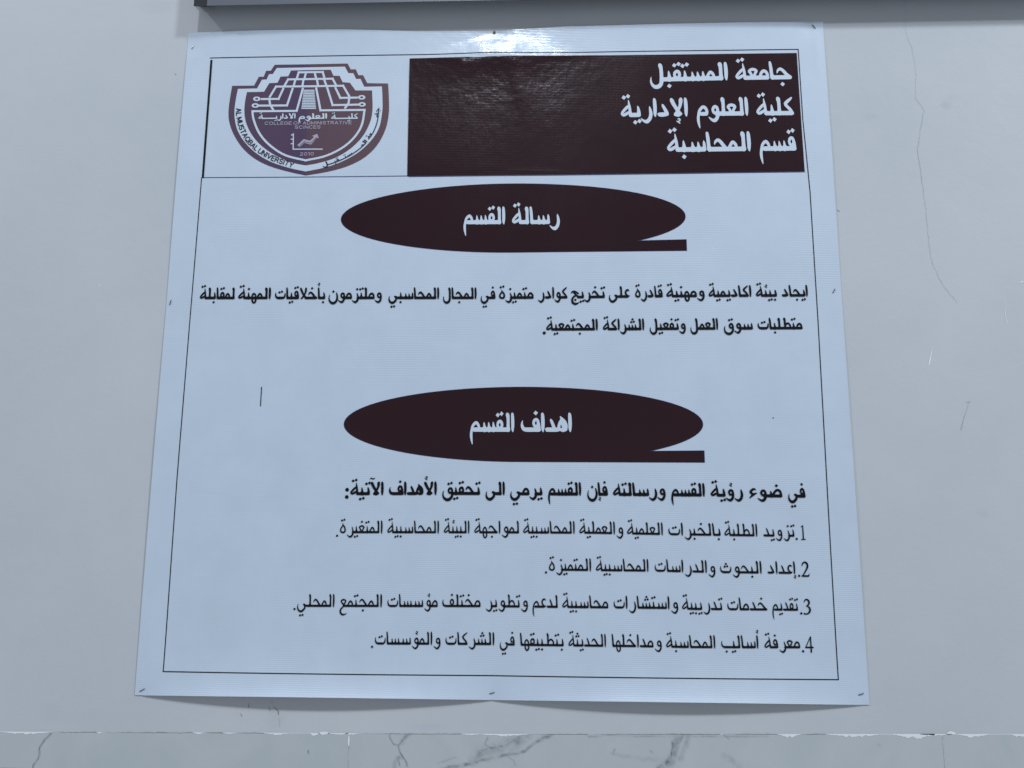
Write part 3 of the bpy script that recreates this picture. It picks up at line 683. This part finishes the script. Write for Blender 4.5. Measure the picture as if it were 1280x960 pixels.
def digit(ch):
    T = {'1': [[(-34, 88, 3), (-24, 94, 6), (-18, 98, 4)], [(-18, 96, 8), (-18, 4, 11)], [(-36, 2, 5), (-18, 3, 7), (0, 2, 5)]],
         '2': [[(-52, 72, 5), (-46, 88, 9), (-30, 96, 11), (-14, 86, 14), (-12, 66, 14), (-26, 40, 10), (-44, 16, 8), (-54, 5, 6)], [(-54, 6, 11), (-12, 6, 11), (-4, 10, 7), (0, 22, 3)]],
         '3': [[(-44, 78, 4), (-36, 92, 8), (-22, 96, 10), (-8, 84, 13), (-10, 66, 11), (-26, 54, 7)], [(-26, 54, 7), (-8, 44, 12), (-3, 26, 14), (-14, 8, 11), (-32, 1, 8), (-46, 4, 11)]],
         '4': [[(-16, 98, 9), (-16, 2, 12)], [(-18, 96, 6), (-58, 32, 6)], [(-58, 31, 10), (0, 31, 10)]]}[ch]
    out = []
    for st in T: out += stroke(st, 0.5, 0.5, sm=len(st) > 2)
    return out
def dot_poly(r=0.5, n=14): return [(r*math.cos(2*math.pi*k/n), r*math.sin(2*math.pi*k/n)) for k in range(n)]

def bounds(polys):
    xs = [p[0] for q in polys for p in q]; return min(xs), max(xs)
STRETCH = []
def set_line(name, words, alef_px, feet, mat, parent, weight=1.0, dot=12.5, layer=3, extra=(), track=4.0):
    """words: [(text, left px, right px)]; feet: [(px, py)] points along the foot of the baseline"""
    fp = sorted(survey(*p) for p in feet); fxs = [p[0] for p in fp]; fzs = [p[1] for p in fp]
    allp = []
    for w, xl, xr in words:
        polys = pen_word(w, weight, dot, track)
        a, b = bounds(polys)
        ymid = float(np.interp((xl+xr)/2, sorted(p[0] for p in feet), [p[1] for p in sorted(feet)]))
        X0, Zc = survey(xl, ymid); X1, _ = survey(xr, ymid)
        _, zt = survey((xl+xr)/2, ymid - alef_px); _, zb = survey((xl+xr)/2, ymid)
        sy = (zt-zb)/97.0; sx = (X1-X0)/(b-a)
        STRETCH.append((w, round(sx/sy, 2)))
        for q in polys:
            qq = []
            for x, y in q:
                X = X0 + (x-a)*sx
                qq.append((X, float(np.interp(X, fxs, fzs)) + y*sy))
            allp.append(qq)
    for kind, data in extra:
        if kind == 'digit':
            ch, xl, xr, yt, yb = data
            polys = digit(ch); a, b = bounds(polys)
            (X0, Z0), (X1, _) = survey(xl, yb), survey(xr, yb); zt = survey(xl, yt)[1]
            allp += [[(X0 + (x-a)*(X1-X0)/(b-a), Z0 + y*(zt-Z0)/97.0) for x, y in q] for q in polys]
        else:
            cx, cy, d = data; X, Z = survey(cx, cy); r = survey(cx+d/2, cy)[0] - X
            allp.append([(X + x*r*2, Z + z*r*2) for x, z in dot_poly()])
    v, f = merge2d(allp)
    return ink(name, v, f, mat, parent, layer)


# ------------------------------------------------------------------ printed frame and panels
ink_lines('border_line', [[(263.5, 73.4), (500, 69.9), (760, 66.0), (997.3, 62.5), (1003, 150), (1012, 240), (1022, 400), (1035, 640), (1047, 849), (640, 844.5), (205, 839), (222, 600), (238, 400), (252.7, 223)]], 0.0014, M_LINE, poster, 1)
ink_lines('box_line', [[(252.7, 222.6), (380, 222.0), (509, 220.6)], ], 0.0011, M_BLUE, poster, 1)
ink_lines('box_edge', [[(265, 77), (254.3, 222)]], 0.0033, M_BLACK, poster, 2)
header = fill('header_panel', survey_many([(512.4, 74.5), (640, 72.4), (760, 70.4), (995.4, 67.2), (998.5, 115), (1001.5, 160), (1005.3, 215), (760, 218.2), (509.2, 221)]), M_PANEL, poster, 2)
ink_lines('panel_edge', [[(511, 221.6), (760, 218.9), (1005.5, 215.6)]], 0.0009, M_BLUE, header, 1)

def banner(cx0, cy0, cx1, cy1, top, bot, tab):
    """flattened ellipse with a square tab that runs on from its lower right"""
    (xl, zl), (xr, zr) = survey(cx0, cy0), survey(cx1, cy1)
    zt = survey(*top)[1]; zb = survey(*bot)[1]
    cx, cz = (xl+xr)/2, (zt+zb)/2; a, b = (xr-xl)/2, (zt-zb)/2
    (tx, tz1), (_, tz0), notch = survey(tab[0], tab[1]), survey(tab[0], tab[2]), survey(*tab[3])
    t0 = math.asin((notch[1]-cz)/b)                      # right-hand side, below the middle
    pts = []
    for k in range(121):
        t = t0 + (1.5*math.pi - t0)*k/120
        pts.append((cx + a*math.cos(t), cz + b*math.sin(t) + (zl+zr-2*cz)/2*0))
    pts += [(tx, tz0), (tx, tz1)]
    return pts
def offset_poly(P, d):
    P = np.array(P); n = len(P); out = []
    for i in range(n):
        a, b, c = P[i-1], P[i], P[(i+1) % n]
        t1 = (b-a)/(np.hypot(*(b-a))+1e-12); t2 = (c-b)/(np.hypot(*(c-b))+1e-12)
        nn = np.array([t1[1]+t2[1], -t1[0]-t2[0]]); nn /= np.hypot(*nn)+1e-12
        out.append(tuple(b + nn*d))
    return out
banners = []
for args in ((427, 272, 856.3, 270, (650, 230.3), (655, 315.8), (857.6, 300, 313.6, (789, 301.6))),
             (430.5, 531, 878.1, 530, (650, 484.2), (655, 577.2), (879.8, 563.6, 578.0, (808, 564.2)))):
    pts = banner(*args)
    bn = fill('title_banner', pts, M_PANEL, poster, 2)
    banners.append(bn)
    e = lines2d([pts + [pts[0]]], 0.0010)
    v, f = merge2d(e); ink('outline', v, f, M_BLUE, bn, 1)
# small printed strays
ink_lines('cursor_mark', [[(327.6, 484.5), (326.3, 507.5)]], 0.0013, M_LINE, poster, 2)
ink_lines('speck', [[(965.7, 522.2), (966.3, 522.8)]], 0.0010, M_LINE, poster, 2)

# ------------------------------------------------------------------ the wording
set_line('lettering', [('جامعة', 919, 989.5), ('المستقبل', 812.2, 909.8)], 22.0, [(985, 100.1), (900, 101.4), (835, 102.8)], M_WHITE, header, 1.03, 13.0)
set_line('lettering', [('كلية', 922+23.2, 992.1), ('العلوم', 870.6, 935.3), ('الإدارية', 775.9, 859.8)], 22.6, [(990, 144.9), (900, 145.6), (790, 147.2)], M_WHITE, header, 1.03, 13.0)
set_line('lettering', [('قسم', 949, 995.2), ('المحاسبة', 833.7, 938.5)], 24.0, [(990, 189.2), (850, 190.6)], M_WHITE, header, 1.03, 13.0)
set_line('lettering', [('رسالة', 640, 699.8), ('القسم', 579.6, 631.5)], 21.3, [(695, 280.7), (590, 281.0)], M_WHITE, banners[0], 1.03, 13.0)
set_line('lettering', [('اهداف', 650.9, 714.8), ('القسم', 587.6, 642.9)], 23.2, [(710, 540.0), (590, 539.9)], M_WHITE, banners[1], 1.03, 13.0)
BW = 1.0
set_line('text_line', [('ايجاد', 976.9, 1009.6), ('بيئة', 944.4, 971), ('اكاديمية', 885.4, 939), ('ومهنية', 832.5, 880.6), ('قادرة', 793.7, 828.4),
    ('على', 760.9, 787), ('تخريج', 713.75, 756.9), ('كوادر', 672.5, 709.4), ('متميزة', 623.75, 667.25), ('في', 600.9, 619.6), ('المجال', 554, 595.9),
    ('المحاسبي', 485.9, 549.2), ('وملتزمون', 411, 477.75), ('بأخلاقيات', 344, 407.1), ('المهنة', 298, 339), ('لمقابلة', 250.25, 294)],
    14.3, [(1005, 371.1), (900, 371.8), (800, 372.5), (700, 373.8), (600, 374.4), (450, 374.4), (260, 374.4)], M_BLACK, poster, BW)
set_line('text_line', [('متطلبات', 946.7, 1003), ('سوق', 904.4, 940.9), ('العمل', 862.6, 897.4), ('وتفعيل', 811.9, 857), ('الشراكة', 753.4, 805.2), ('المجتمعية', 682.6, 747.3)],
    14.3, [(1000, 412.0), (860, 412.9), (690, 413.8)], M_BLACK, poster, BW, extra=[('dot', (680.3, 416.6, 4.0))])
set_line('text_line', [('في', 984.6, 1006.6), ('ضوء', 936.25, 977.75), ('رؤية', 888, 928.75), ('القسم', 838.75, 881), ('ورسالته', 766, 831.9), ('فإن', 734, 760), ('القسم', 685, 726.5),
    ('يرمي', 637.75, 678.75), ('الى', 607, 631.25), ('تحقيق', 553, 601.25), ('الأهداف', 486.25, 546.25), ('الآتية', 438, 479.75)],
    16.5, [(1005, 622.2), (870, 620.6), (760, 619.8), (580, 618.7), (450, 619.0)], M_BLACK, poster, 1.03, extra=[('dot', (434.3, 612.2, 4.6)), ('dot', (433.9, 621.2, 4.6))])
RW, RD_ = 0.76, 11.0
set_line('text_line', [('تزويد', 953.75, 993.5), ('الطلبة', 905.25, 946.5), ('بالخبرات', 835.4, 900.6), ('العلمية', 783.75, 828.5), ('والعملية', 724, 779), ('المحاسبية', 654, 718.4),
    ('لمواجهة', 593, 649), ('البيئة', 555, 587), ('المحاسبية', 484.4, 549), ('المتغيرة', 425.25, 478.4)],
    15.6, [(990, 670.9), (915, 670.0), (845, 669.0), (740, 667.1), (600, 666.5), (450, 666.4)], M_BLACK, poster, RW, RD_, track=12,
    extra=[('digit', ('1', 1000.6, 1006.9, 656.9, 674.6)), ('dot', (995.3, 673.5, 2.8)), ('dot', (421.8, 669.6, 2.8))])
set_line('text_line', [('إعداد', 959, 994.7), ('البحوث', 900, 951.8), ('والدراسات', 818.4, 894), ('المحاسبية', 744.8, 810.6), ('المتميزة', 686.2, 738.9)],
    15.6, [(990, 717.2), (900, 716.2), (830, 714.6), (700, 713.2)], M_BLACK, poster, RW, RD_, track=12,
    extra=[('digit', ('2', 1001.4, 1011.6, 702.4, 720.9)), ('dot', (998.4, 719.6, 2.9)), ('dot', (682.5, 715.3, 2.8))])
set_line('text_line', [('تقديم', 964.9, 997.8), ('خدمات', 909, 958.9), ('تدريبية', 852.4, 903.4), ('واستشارات', 767, 847.6), ('محاسبية', 702.8, 760.4), ('لدعم', 665.7, 697.3),
    ('وتطوير', 607.4, 660), ('مختلف', 553, 601), ('مؤسسات', 484.6, 547.5), ('المجتمع', 425, 477.8), ('المحلي', 372, 418.4)],
    15.9, [(990, 763.2), (870, 762.2), (830, 760.9), (700, 759.6), (600, 758.6), (450, 758.4), (380, 758.3)], M_BLACK, poster, RW, RD_, track=12,
    extra=[('digit', ('3', 1004, 1013.4, 748.9, 767.5)), ('dot', (1001, 766.4, 2.9)), ('dot', (368.7, 761.0, 2.8))])
set_line('text_line', [('معرفة', 955, 999.7), ('أساليب', 901.2, 948.3), ('المحاسبة', 832.4, 893.9), ('ومداخلها', 764.6, 827), ('الحديثة', 710.5, 757.4), ('بتطبيقها', 650, 704.7),
    ('في', 624.9, 643.6), ('الشركات', 557, 618), ('والمؤسسات', 469, 550.9)],
    15.9, [(990, 809.9), (870, 809.7), (780, 808.3), (660, 807.0), (610, 805.9), (480, 805.2)], M_BLACK, poster, RW, RD_, track=12,
    extra=[('digit', ('4', 1006, 1016.7, 795.9, 814.8)), ('dot', (1003.1, 813.6, 2.9)), ('dot', (465.7, 808.0, 2.8))])


# ------------------------------------------------------------------ the shield emblem (measured on an enlargement)
def em(pts): return [survey(240 + x/4.571, 50 + y/4.571) for x, y in pts]
def smooth2(pts, n=6):
    return [tuple(p[:2]) for p in smooth_path([(x, y, 0) for x, y in pts], n)]
OUT_TOP = [(233, 266), (358, 265), (385, 215), (413, 215), (427, 181), (453, 181), (476, 147), (680, 144), (891, 140), (909, 173), (938, 173), (953, 206), (980, 206), (1003, 251), (1122, 253)]
OUT_R = [(1122, 253), (1126, 330), (1126, 420), (1108, 510), (1062, 600), (990, 672), (895, 722), (780, 755), (652, 777)]
OUT_L = [(652, 777), (560, 757), (450, 725), (360, 680), (290, 618), (240, 540), (216, 470), (212, 410), (220, 340), (233, 266)]
shield_o = em(OUT_TOP[:-1] + smooth2(OUT_R)[:-1] + smooth2(OUT_L)[:-1])
R_TOP = [(266, 284), (375, 282), (403, 232), (430, 231), (443, 201), (465, 200), (488, 166), (680, 162), (876, 158), (896, 195), (924, 195), (940, 228), (965, 227), (986, 272), (1087, 270)]
R_R = [(1087, 270), (1090, 340), (1089, 410), (1072, 500), (1030, 572), (960, 640), (870, 693), (770, 730), (652, 755)]
R_L = [(652, 755), (560, 735), (455, 700), (372, 652), (310, 594), (268, 530), (250, 470), (246, 410), (254, 345), (266, 284)]
I_TOP = [(318, 303), (415, 301), (445, 252), (492, 250), (509, 215), (553, 213), (570, 180), (680, 178), (795, 176), (811, 210), (846, 210), (863, 246), (905, 250), (936, 293), (1031, 293)]
I_R = [(1031, 293), (1033, 400), (1020, 470), (980, 550), (910, 622), (820, 677), (720, 708), (652, 720)]
I_L = [(652, 720), (580, 705), (480, 663), (400, 608), (345, 545), (312, 475), (303, 410), (308, 350), (318, 303)]
emblem = fill('emblem', shield_o, M_EMBLEM, poster, 1, 0.01)
fill('ring', em(R_TOP[:-1] + smooth2(R_R)[:-1] + smooth2(R_L)[:-1]), M_WHITE, emblem, 2, 0.01)
fill('inner_shield', em(I_TOP[:-1] + smooth2(I_R)[:-1] + smooth2(I_L)[:-1]), M_EMBLEM, emblem, 3, 0.01)
PXM = survey(401, 150)[0] - survey(400, 150)[0]; UN = PXM/4.571
def em_lines(name, paths, w, mat, layer=4):
    v, f = merge2d(lines2d([em(p) for p in paths], w*UN)); return ink(name, v, f, mat, emblem, layer)
# pale inner rim
em_lines('inner_rim', [[(636, 284), (601, 410), (349, 412)], [(713, 282), (737, 407), (988, 404)],
    smooth2([(349, 412), (356, 460), (387, 535), (445, 603), (535, 662), (652, 692)]), smooth2([(988, 404), (972, 490), (928, 562), (858, 622), (762, 668), (652, 692)])], 12, M_WHITE)
em_lines('circuit_lines', [
    [(448, 330), (484, 272), (680, 270), (866, 267), (900, 325)], smooth2([(446, 345), (450, 372), (466, 402)]), smooth2([(900, 342), (895, 368), (878, 392)]),
    [(532, 266), (553, 231), (680, 229), (806, 227), (826, 264)], [(602, 228), (613, 191), (680, 190), (750, 189), (760, 224)],
    [(652, 202), (646, 226)], [(706, 200), (712, 225)], [(594, 234), (584, 268)], [(640, 234), (634, 268)], [(717, 233), (723, 266)], [(758, 232), (770, 264)],
    [(525, 284), (498, 342), (402, 343)], [(578, 284), (546, 379), (388, 380)], [(823, 280), (850, 336), (944, 334)], [(776, 280), (806, 377), (948, 374)]], 12, M_WHITE)
nodes = []
def ell(cx, cy, rx, ry, n=24): return em([(cx + rx*math.cos(2*math.pi*k/n), cy + ry*math.sin(2*math.pi*k/n)) for k in range(n)])
for cx, cy in ((374, 342), (366, 380), (972, 333), (974, 373)):
    v, f = merge2d([ell(cx, cy, 21, 13)]); ink('circuit_node', v, f, M_WHITE, emblem, 5)
    v, f = merge2d([ell(cx, cy, 9, 5)]); ink('node_hole', v, f, M_EMBLEM, emblem, 6)
st = []
for k in range(12):
    y0 = 290 + 112*k/12; y1 = y0 + 112/12*0.66
    xl = lambda y: 641 - (y-290)/112*14; xr = lambda y: 702 + (y-290)/112*10
    st.append(em([(xl(y0), y0), (xr(y0), y0), (xr(y1), y1), (xl(y1), y1)]))
v, f = merge2d(st); ink('stairs', v, f, M_WHITE, emblem, 4)
em_lines('chart_axes', [[(582, 540), (581, 628), (746, 628)], [(572, 547), (582, 547)], [(570, 571), (582, 571)], [(570, 597), (582, 597)]], 6, M_WHITE)
v, f = merge2d([em([(604, 606), (641, 571), (676, 580), (700, 560), (690, 552), (718, 541), (728, 566), (717, 563), (683, 602), (644, 592), (620, 616)])])
ink('chart_arrow', v, f, M_LILAC, emblem, 4)
em_lines('chart_shade', [[(618, 611), (645, 585), (680, 594), (714, 563)]], 3, M_EMBLEM, 5)

# sans capitals drawn with one pen width: (advance, strokes) in cap heights
def _o(cx, cy, rx, ry, a0=0, a1=360, n=18): return [(cx + rx*math.cos(math.radians(a0+(a1-a0)*k/n)), cy + ry*math.sin(math.radians(a0+(a1-a0)*k/n))) for k in range(n+1)]
SANS = {
    'A': (.66, [[(0, 0), (.33, 1), (.66, 0)], [(.13, .36), (.53, .36)]]), 'L': (.48, [[(0, 1), (0, 0), (.48, 0)]]),
    'M': (.76, [[(0, 0), (0, 1), (.38, .12), (.76, 1), (.76, 0)]]), 'U': (.64, [[(0, 1), (0, .32)] + _o(.32, .32, .32, .32, 180, 360) + [(.64, 1)]]),
    'S': (.58, [_o(.29, .75, .28, .25, 20, 270) + _o(.29, .25, .29, .25, 90, -160)]), 'T': (.62, [[(0, 1), (.62, 1)], [(.31, 1), (.31, 0)]]),
    'Q': (.78, [_o(.39, .5, .39, .5), [(.46, .22), (.80, -.06)]]), 'O': (.78, [_o(.39, .5, .39, .5)]),
    'B': (.56, [[(0, 0), (0, 1), (.30, 1)] + _o(.30, .76, .22, .24, 90, -90) + [(0, .52)], [(.30, .52)] + _o(.30, .26, .26, .26, 90, -90) + [(0, 0)]]),
    'N': (.62, [[(0, 0), (0, 1), (.62, 0), (.62, 1)]]), 'I': (.06, [[(.03, 0), (.03, 1)]]), 'V': (.66, [[(0, 1), (.33, 0), (.66, 1)]]),
    'E': (.52, [[(.52, 1), (0, 1), (0, 0), (.54, 0)], [(0, .52), (.48, .52)]]), 'F': (.50, [[(.50, 1), (0, 1), (0, 0)], [(0, .52), (.44, .52)]]),
    'R': (.62, [[(0, 0), (0, 1), (.32, 1)] + _o(.32, .75, .25, .25, 90, -90) + [(0, .5)], [(.30, .5), (.62, 0)]]),
    'Y': (.64, [[(0, 1), (.32, .48), (.64, 1)], [(.32, .48), (.32, 0)]]), 'C': (.70, [_o(.38, .5, .38, .5, 40, 320)]),
    'G': (.74, [_o(.38, .5, .38, .5, 40, 325) + [(.72, .44), (.42, .44)]]), 'D': (.66, [[(.28, 0), (0, 0), (0, 1), (.28, 1)] + _o(.28, .5, .38, .5, 90, -90)]),
    '2': (.54, [_o(.27, .72, .26, .27, 170, -40) + [(0, 0), (.54, 0)]]), '0': (.52, [_o(.26, .5, .26, .5)]), '1': (.24, [[(0, .76), (.20, 1), (.20, 0)]]),
}
def latin_run(text, path, h, mat, name, pen=0.19, gap=0.26, layer=5):
    """capitals set along a path of sheet points (foot of the letters), fitted to its length; h = cap height"""
    P = np.array(path); d = np.r_[0, np.cumsum(np.hypot(*np.diff(P, axis=0).T))]
    items = []; x = 0.0
    for ch in text:
        if ch == ' ': x += 0.26; continue
        items.append((ch, x)); x += SANS[ch][0] + gap
    k = d[-1]/(x - gap)
    polys = []
    for ch, x0 in items:
        wd, strokes = SANS[ch]; mid = (x0 + wd/2)*k
        at_ = lambda s: np.array([np.interp(s, d, P[:, 0]), np.interp(s, d, P[:, 1])])
        c = at_(mid); t = at_(min(mid+0.004, d[-1])) - at_(max(mid-0.004, 0)); t /= np.hypot(*t); nn = np.array([-t[1], t[0]])
        for st in strokes:
            q = [tuple(c + t*((px-wd/2)*k) + nn*(py*h)) for px, py in st]
            for a, b in zip(q[:-1], q[1:]):
                r = pen*h/2
                hl = hull([(p[0]+r*cx, p[1]+r*sx) for p in (a, b) for cx, sx in NIB])
                if len(hl) > 2: polys.append(hl)
    v, f = merge2d(polys); return ink(name, v, f, mat, emblem, layer)
latin_run('AL MUSTAQBAL UNIVERSITY', em(smooth2([(257, 398), (260, 452), (278, 520), (316, 586), (378, 644), (462, 692), (574, 732)])), 27*UN, M_RINGTXT, 'ring_lettering')
latin_run('COLLEGE OF ADMINISTRATIVE', em([(420, 489), (660, 487), (912, 485)]), 17*UN, M_LILAC, 'shield_lettering')
latin_run('SCINCES', em([(592, 511), (735, 510)]), 17*UN, M_LILAC, 'shield_lettering')
latin_run('2010', em([(621, 664), (697, 663)]), 17*UN, M_LILAC, 'shield_lettering')
# arabic name inside the shield
def em_words(words, h, yfoot, mat, name):
    allp = []
    for w, xl, xr in words:
        q = pen_word(w, 0.98, 11.0); a, b = bounds(q); (X0, Z0), (X1, _) = em([(xl, yfoot), (xr, yfoot)])
        s = h*UN/97.0
        allp += [[(X0 + (x-a)*(X1-X0)/(b-a), Z0 + y*s) for x, y in p] for p in q]
    v, f = merge2d(allp); return ink(name, v, f, mat, emblem, 5)
em_words([('كليــــة', 798, 950), ('العلوم', 612, 774), ('الاداريــــة', 383, 594)], 33, 457, M_WHITE, 'shield_lettering')
# arabic name round the right of the ring, letters standing inwards
def ring_words(words, path, h, mat, name):
    P = np.array(path); d = np.r_[0, np.cumsum(np.hypot(*np.diff(P, axis=0).T))]
    allp = []
    for w, s0, s1 in words:                                  # s: share of the path from its right-hand end
        q = pen_word(w, 1.0, 11.5); a, b = bounds(q); sc = h/97.0
        D1 = d[-1]*(1-s0); D0 = d[-1]*(1-s1)
        for p in q:
            pp = []
            for x, y in p:
                t = D0 + (x-a)/(b-a)*(D1-D0)
                c = np.array([np.interp(t, d, P[:, 0]), np.interp(t, d, P[:, 1])]); e = 0.004
                c1 = np.array([np.interp(min(t+e, d[-1]), d, P[:, 0]), np.interp(min(t+e, d[-1]), d, P[:, 1])]); c0 = np.array([np.interp(max(t-e, 0), d, P[:, 0]), np.interp(max(t-e, 0), d, P[:, 1])])
                tt = (c1-c0)/np.hypot(*(c1-c0)); nn = np.array([-tt[1], tt[0]])
                z = c + nn*(y*sc); pp.append((z[0], z[1]))
            allp.append(pp)
    v, f = merge2d(allp); return ink(name, v, f, mat, emblem, 5)
ring_words([('جامــــــــعة', 0.0, 0.40), ('المــــستــقبــل', 0.425, 1.0)], em(smooth2([(752, 727), (830, 702), (912, 662), (986, 606), (1036, 540), (1064, 468), (1073, 392)])), 24*UN, M_RINGTXT, 'ring_lettering')


# ------------------------------------------------------------------ staples and nail
def tube(path, r, n=8):
    P = [Vector(p) for p in path]; V, F = [], []
    for i, p in enumerate(P):
        t = (P[min(i+1, len(P)-1)] - P[max(i-1, 0)]).normalized()
        a = t.orthogonal().normalized() if abs(t.y) > 0.9 else t.cross(Vector((0, 1, 0))).normalized(); b = t.cross(a)
        for k in range(n):
            w = 2*math.pi*k/n; V.append(tuple(p + a*(r*math.cos(w)) + b*(r*math.sin(w))))
        if i:
            for k in range(n): F.append(((i-1)*n+k, (i-1)*n+(k+1) % n, i*n+(k+1) % n, i*n+k))
    F.append(tuple(range(n))[::-1]); F.append(tuple(range((len(P)-1)*n, len(P)*n)))
    return V, F
def staple(p0, p1, label, mat=M_STEEL, r=0.00055):
    (xa, za), (xb, zb) = survey(*p0), survey(*p1)
    y = float(lift((xa+xb)/2, (za+zb)/2)) + 0.0009
    d = Vector((xb-xa, 0, zb-za)).normalized()*0.0008
    path = [(xa, 0.004, za), (xa, -y+0.001, za), (xa+d.x*0.4, -y+0.0002, za+d.z*0.4), (xa+d.x, -y, za+d.z), (xb-d.x, -y, zb-d.z), (xb-d.x*0.4, -y+0.0002, zb-d.z*0.4), (xb, -y+0.001, zb), (xb, 0.004, zb)]
    V, F = tube(path, r)
    c = ((xa+xb)/2, 0, (za+zb)/2)
    o = obj('staple', V, F, mat, None, True, base=c); o.location = (c[0], 0, c[2] + CZ)
    tag(o, label, 'staple', 'staples holding the poster to the wall'); return o
staple((175.3, 863.8), (181.8, 860.6), 'dark wire staple through the lower left corner of the white poster')
staple((611.8, 866.8), (618.2, 865.0), 'dark wire staple in the middle of the poster lower margin')
staple((1072.2, 868.2), (1078.8, 866.2), 'dark wire staple through the lower right corner of the white poster')
staple((212.8, 381.2), (214.6, 375.6), 'slanting dark staple in the left margin of the poster, level with the first paragraph')
staple((1040.6, 366.6), (1043.2, 361.4), 'slanting dark staple in the right margin of the poster, beside the first paragraph')
staple((1014.8, 31.6), (1019.0, 36.0), 'short steel staple across the upper right corner of the poster')
staple((240.2, 61.5), (241.8, 57.5), 'pale shiny staple in the upper left corner of the poster', simple_mat('bright steel', (0.55, 0.57, 0.6), 0.35, 0.7), 0.0006)
# round-headed nail
xn, zn = NAIL; yn = float(lift(xn, zn))
V, F = [], []
ringp = [(0.0009, 0.006), (0.0009, -yn), (0.0021, -yn-0.0003), (0.0024, -yn-0.0008), (0.0016, -yn-0.0015), (0.0005, -yn-0.0018)]
for i, (r, y) in enumerate(ringp):
    for k in range(14):
        w = 2*math.pi*k/14; V.append((xn + r*math.cos(w), y, zn + r*math.sin(w)))
    if i:
        for k in range(14): F.append(((i-1)*14+k, (i-1)*14+(k+1) % 14, i*14+(k+1) % 14, i*14+k))
F.append(tuple(range(5*14, 6*14)))
o = obj('nail', V, F, M_BRASS, None, True, base=(xn, 0, zn)); o.location = (xn, 0, zn + CZ)
tag(o, 'small brownish round-headed nail in the middle of the poster top edge', 'nail')
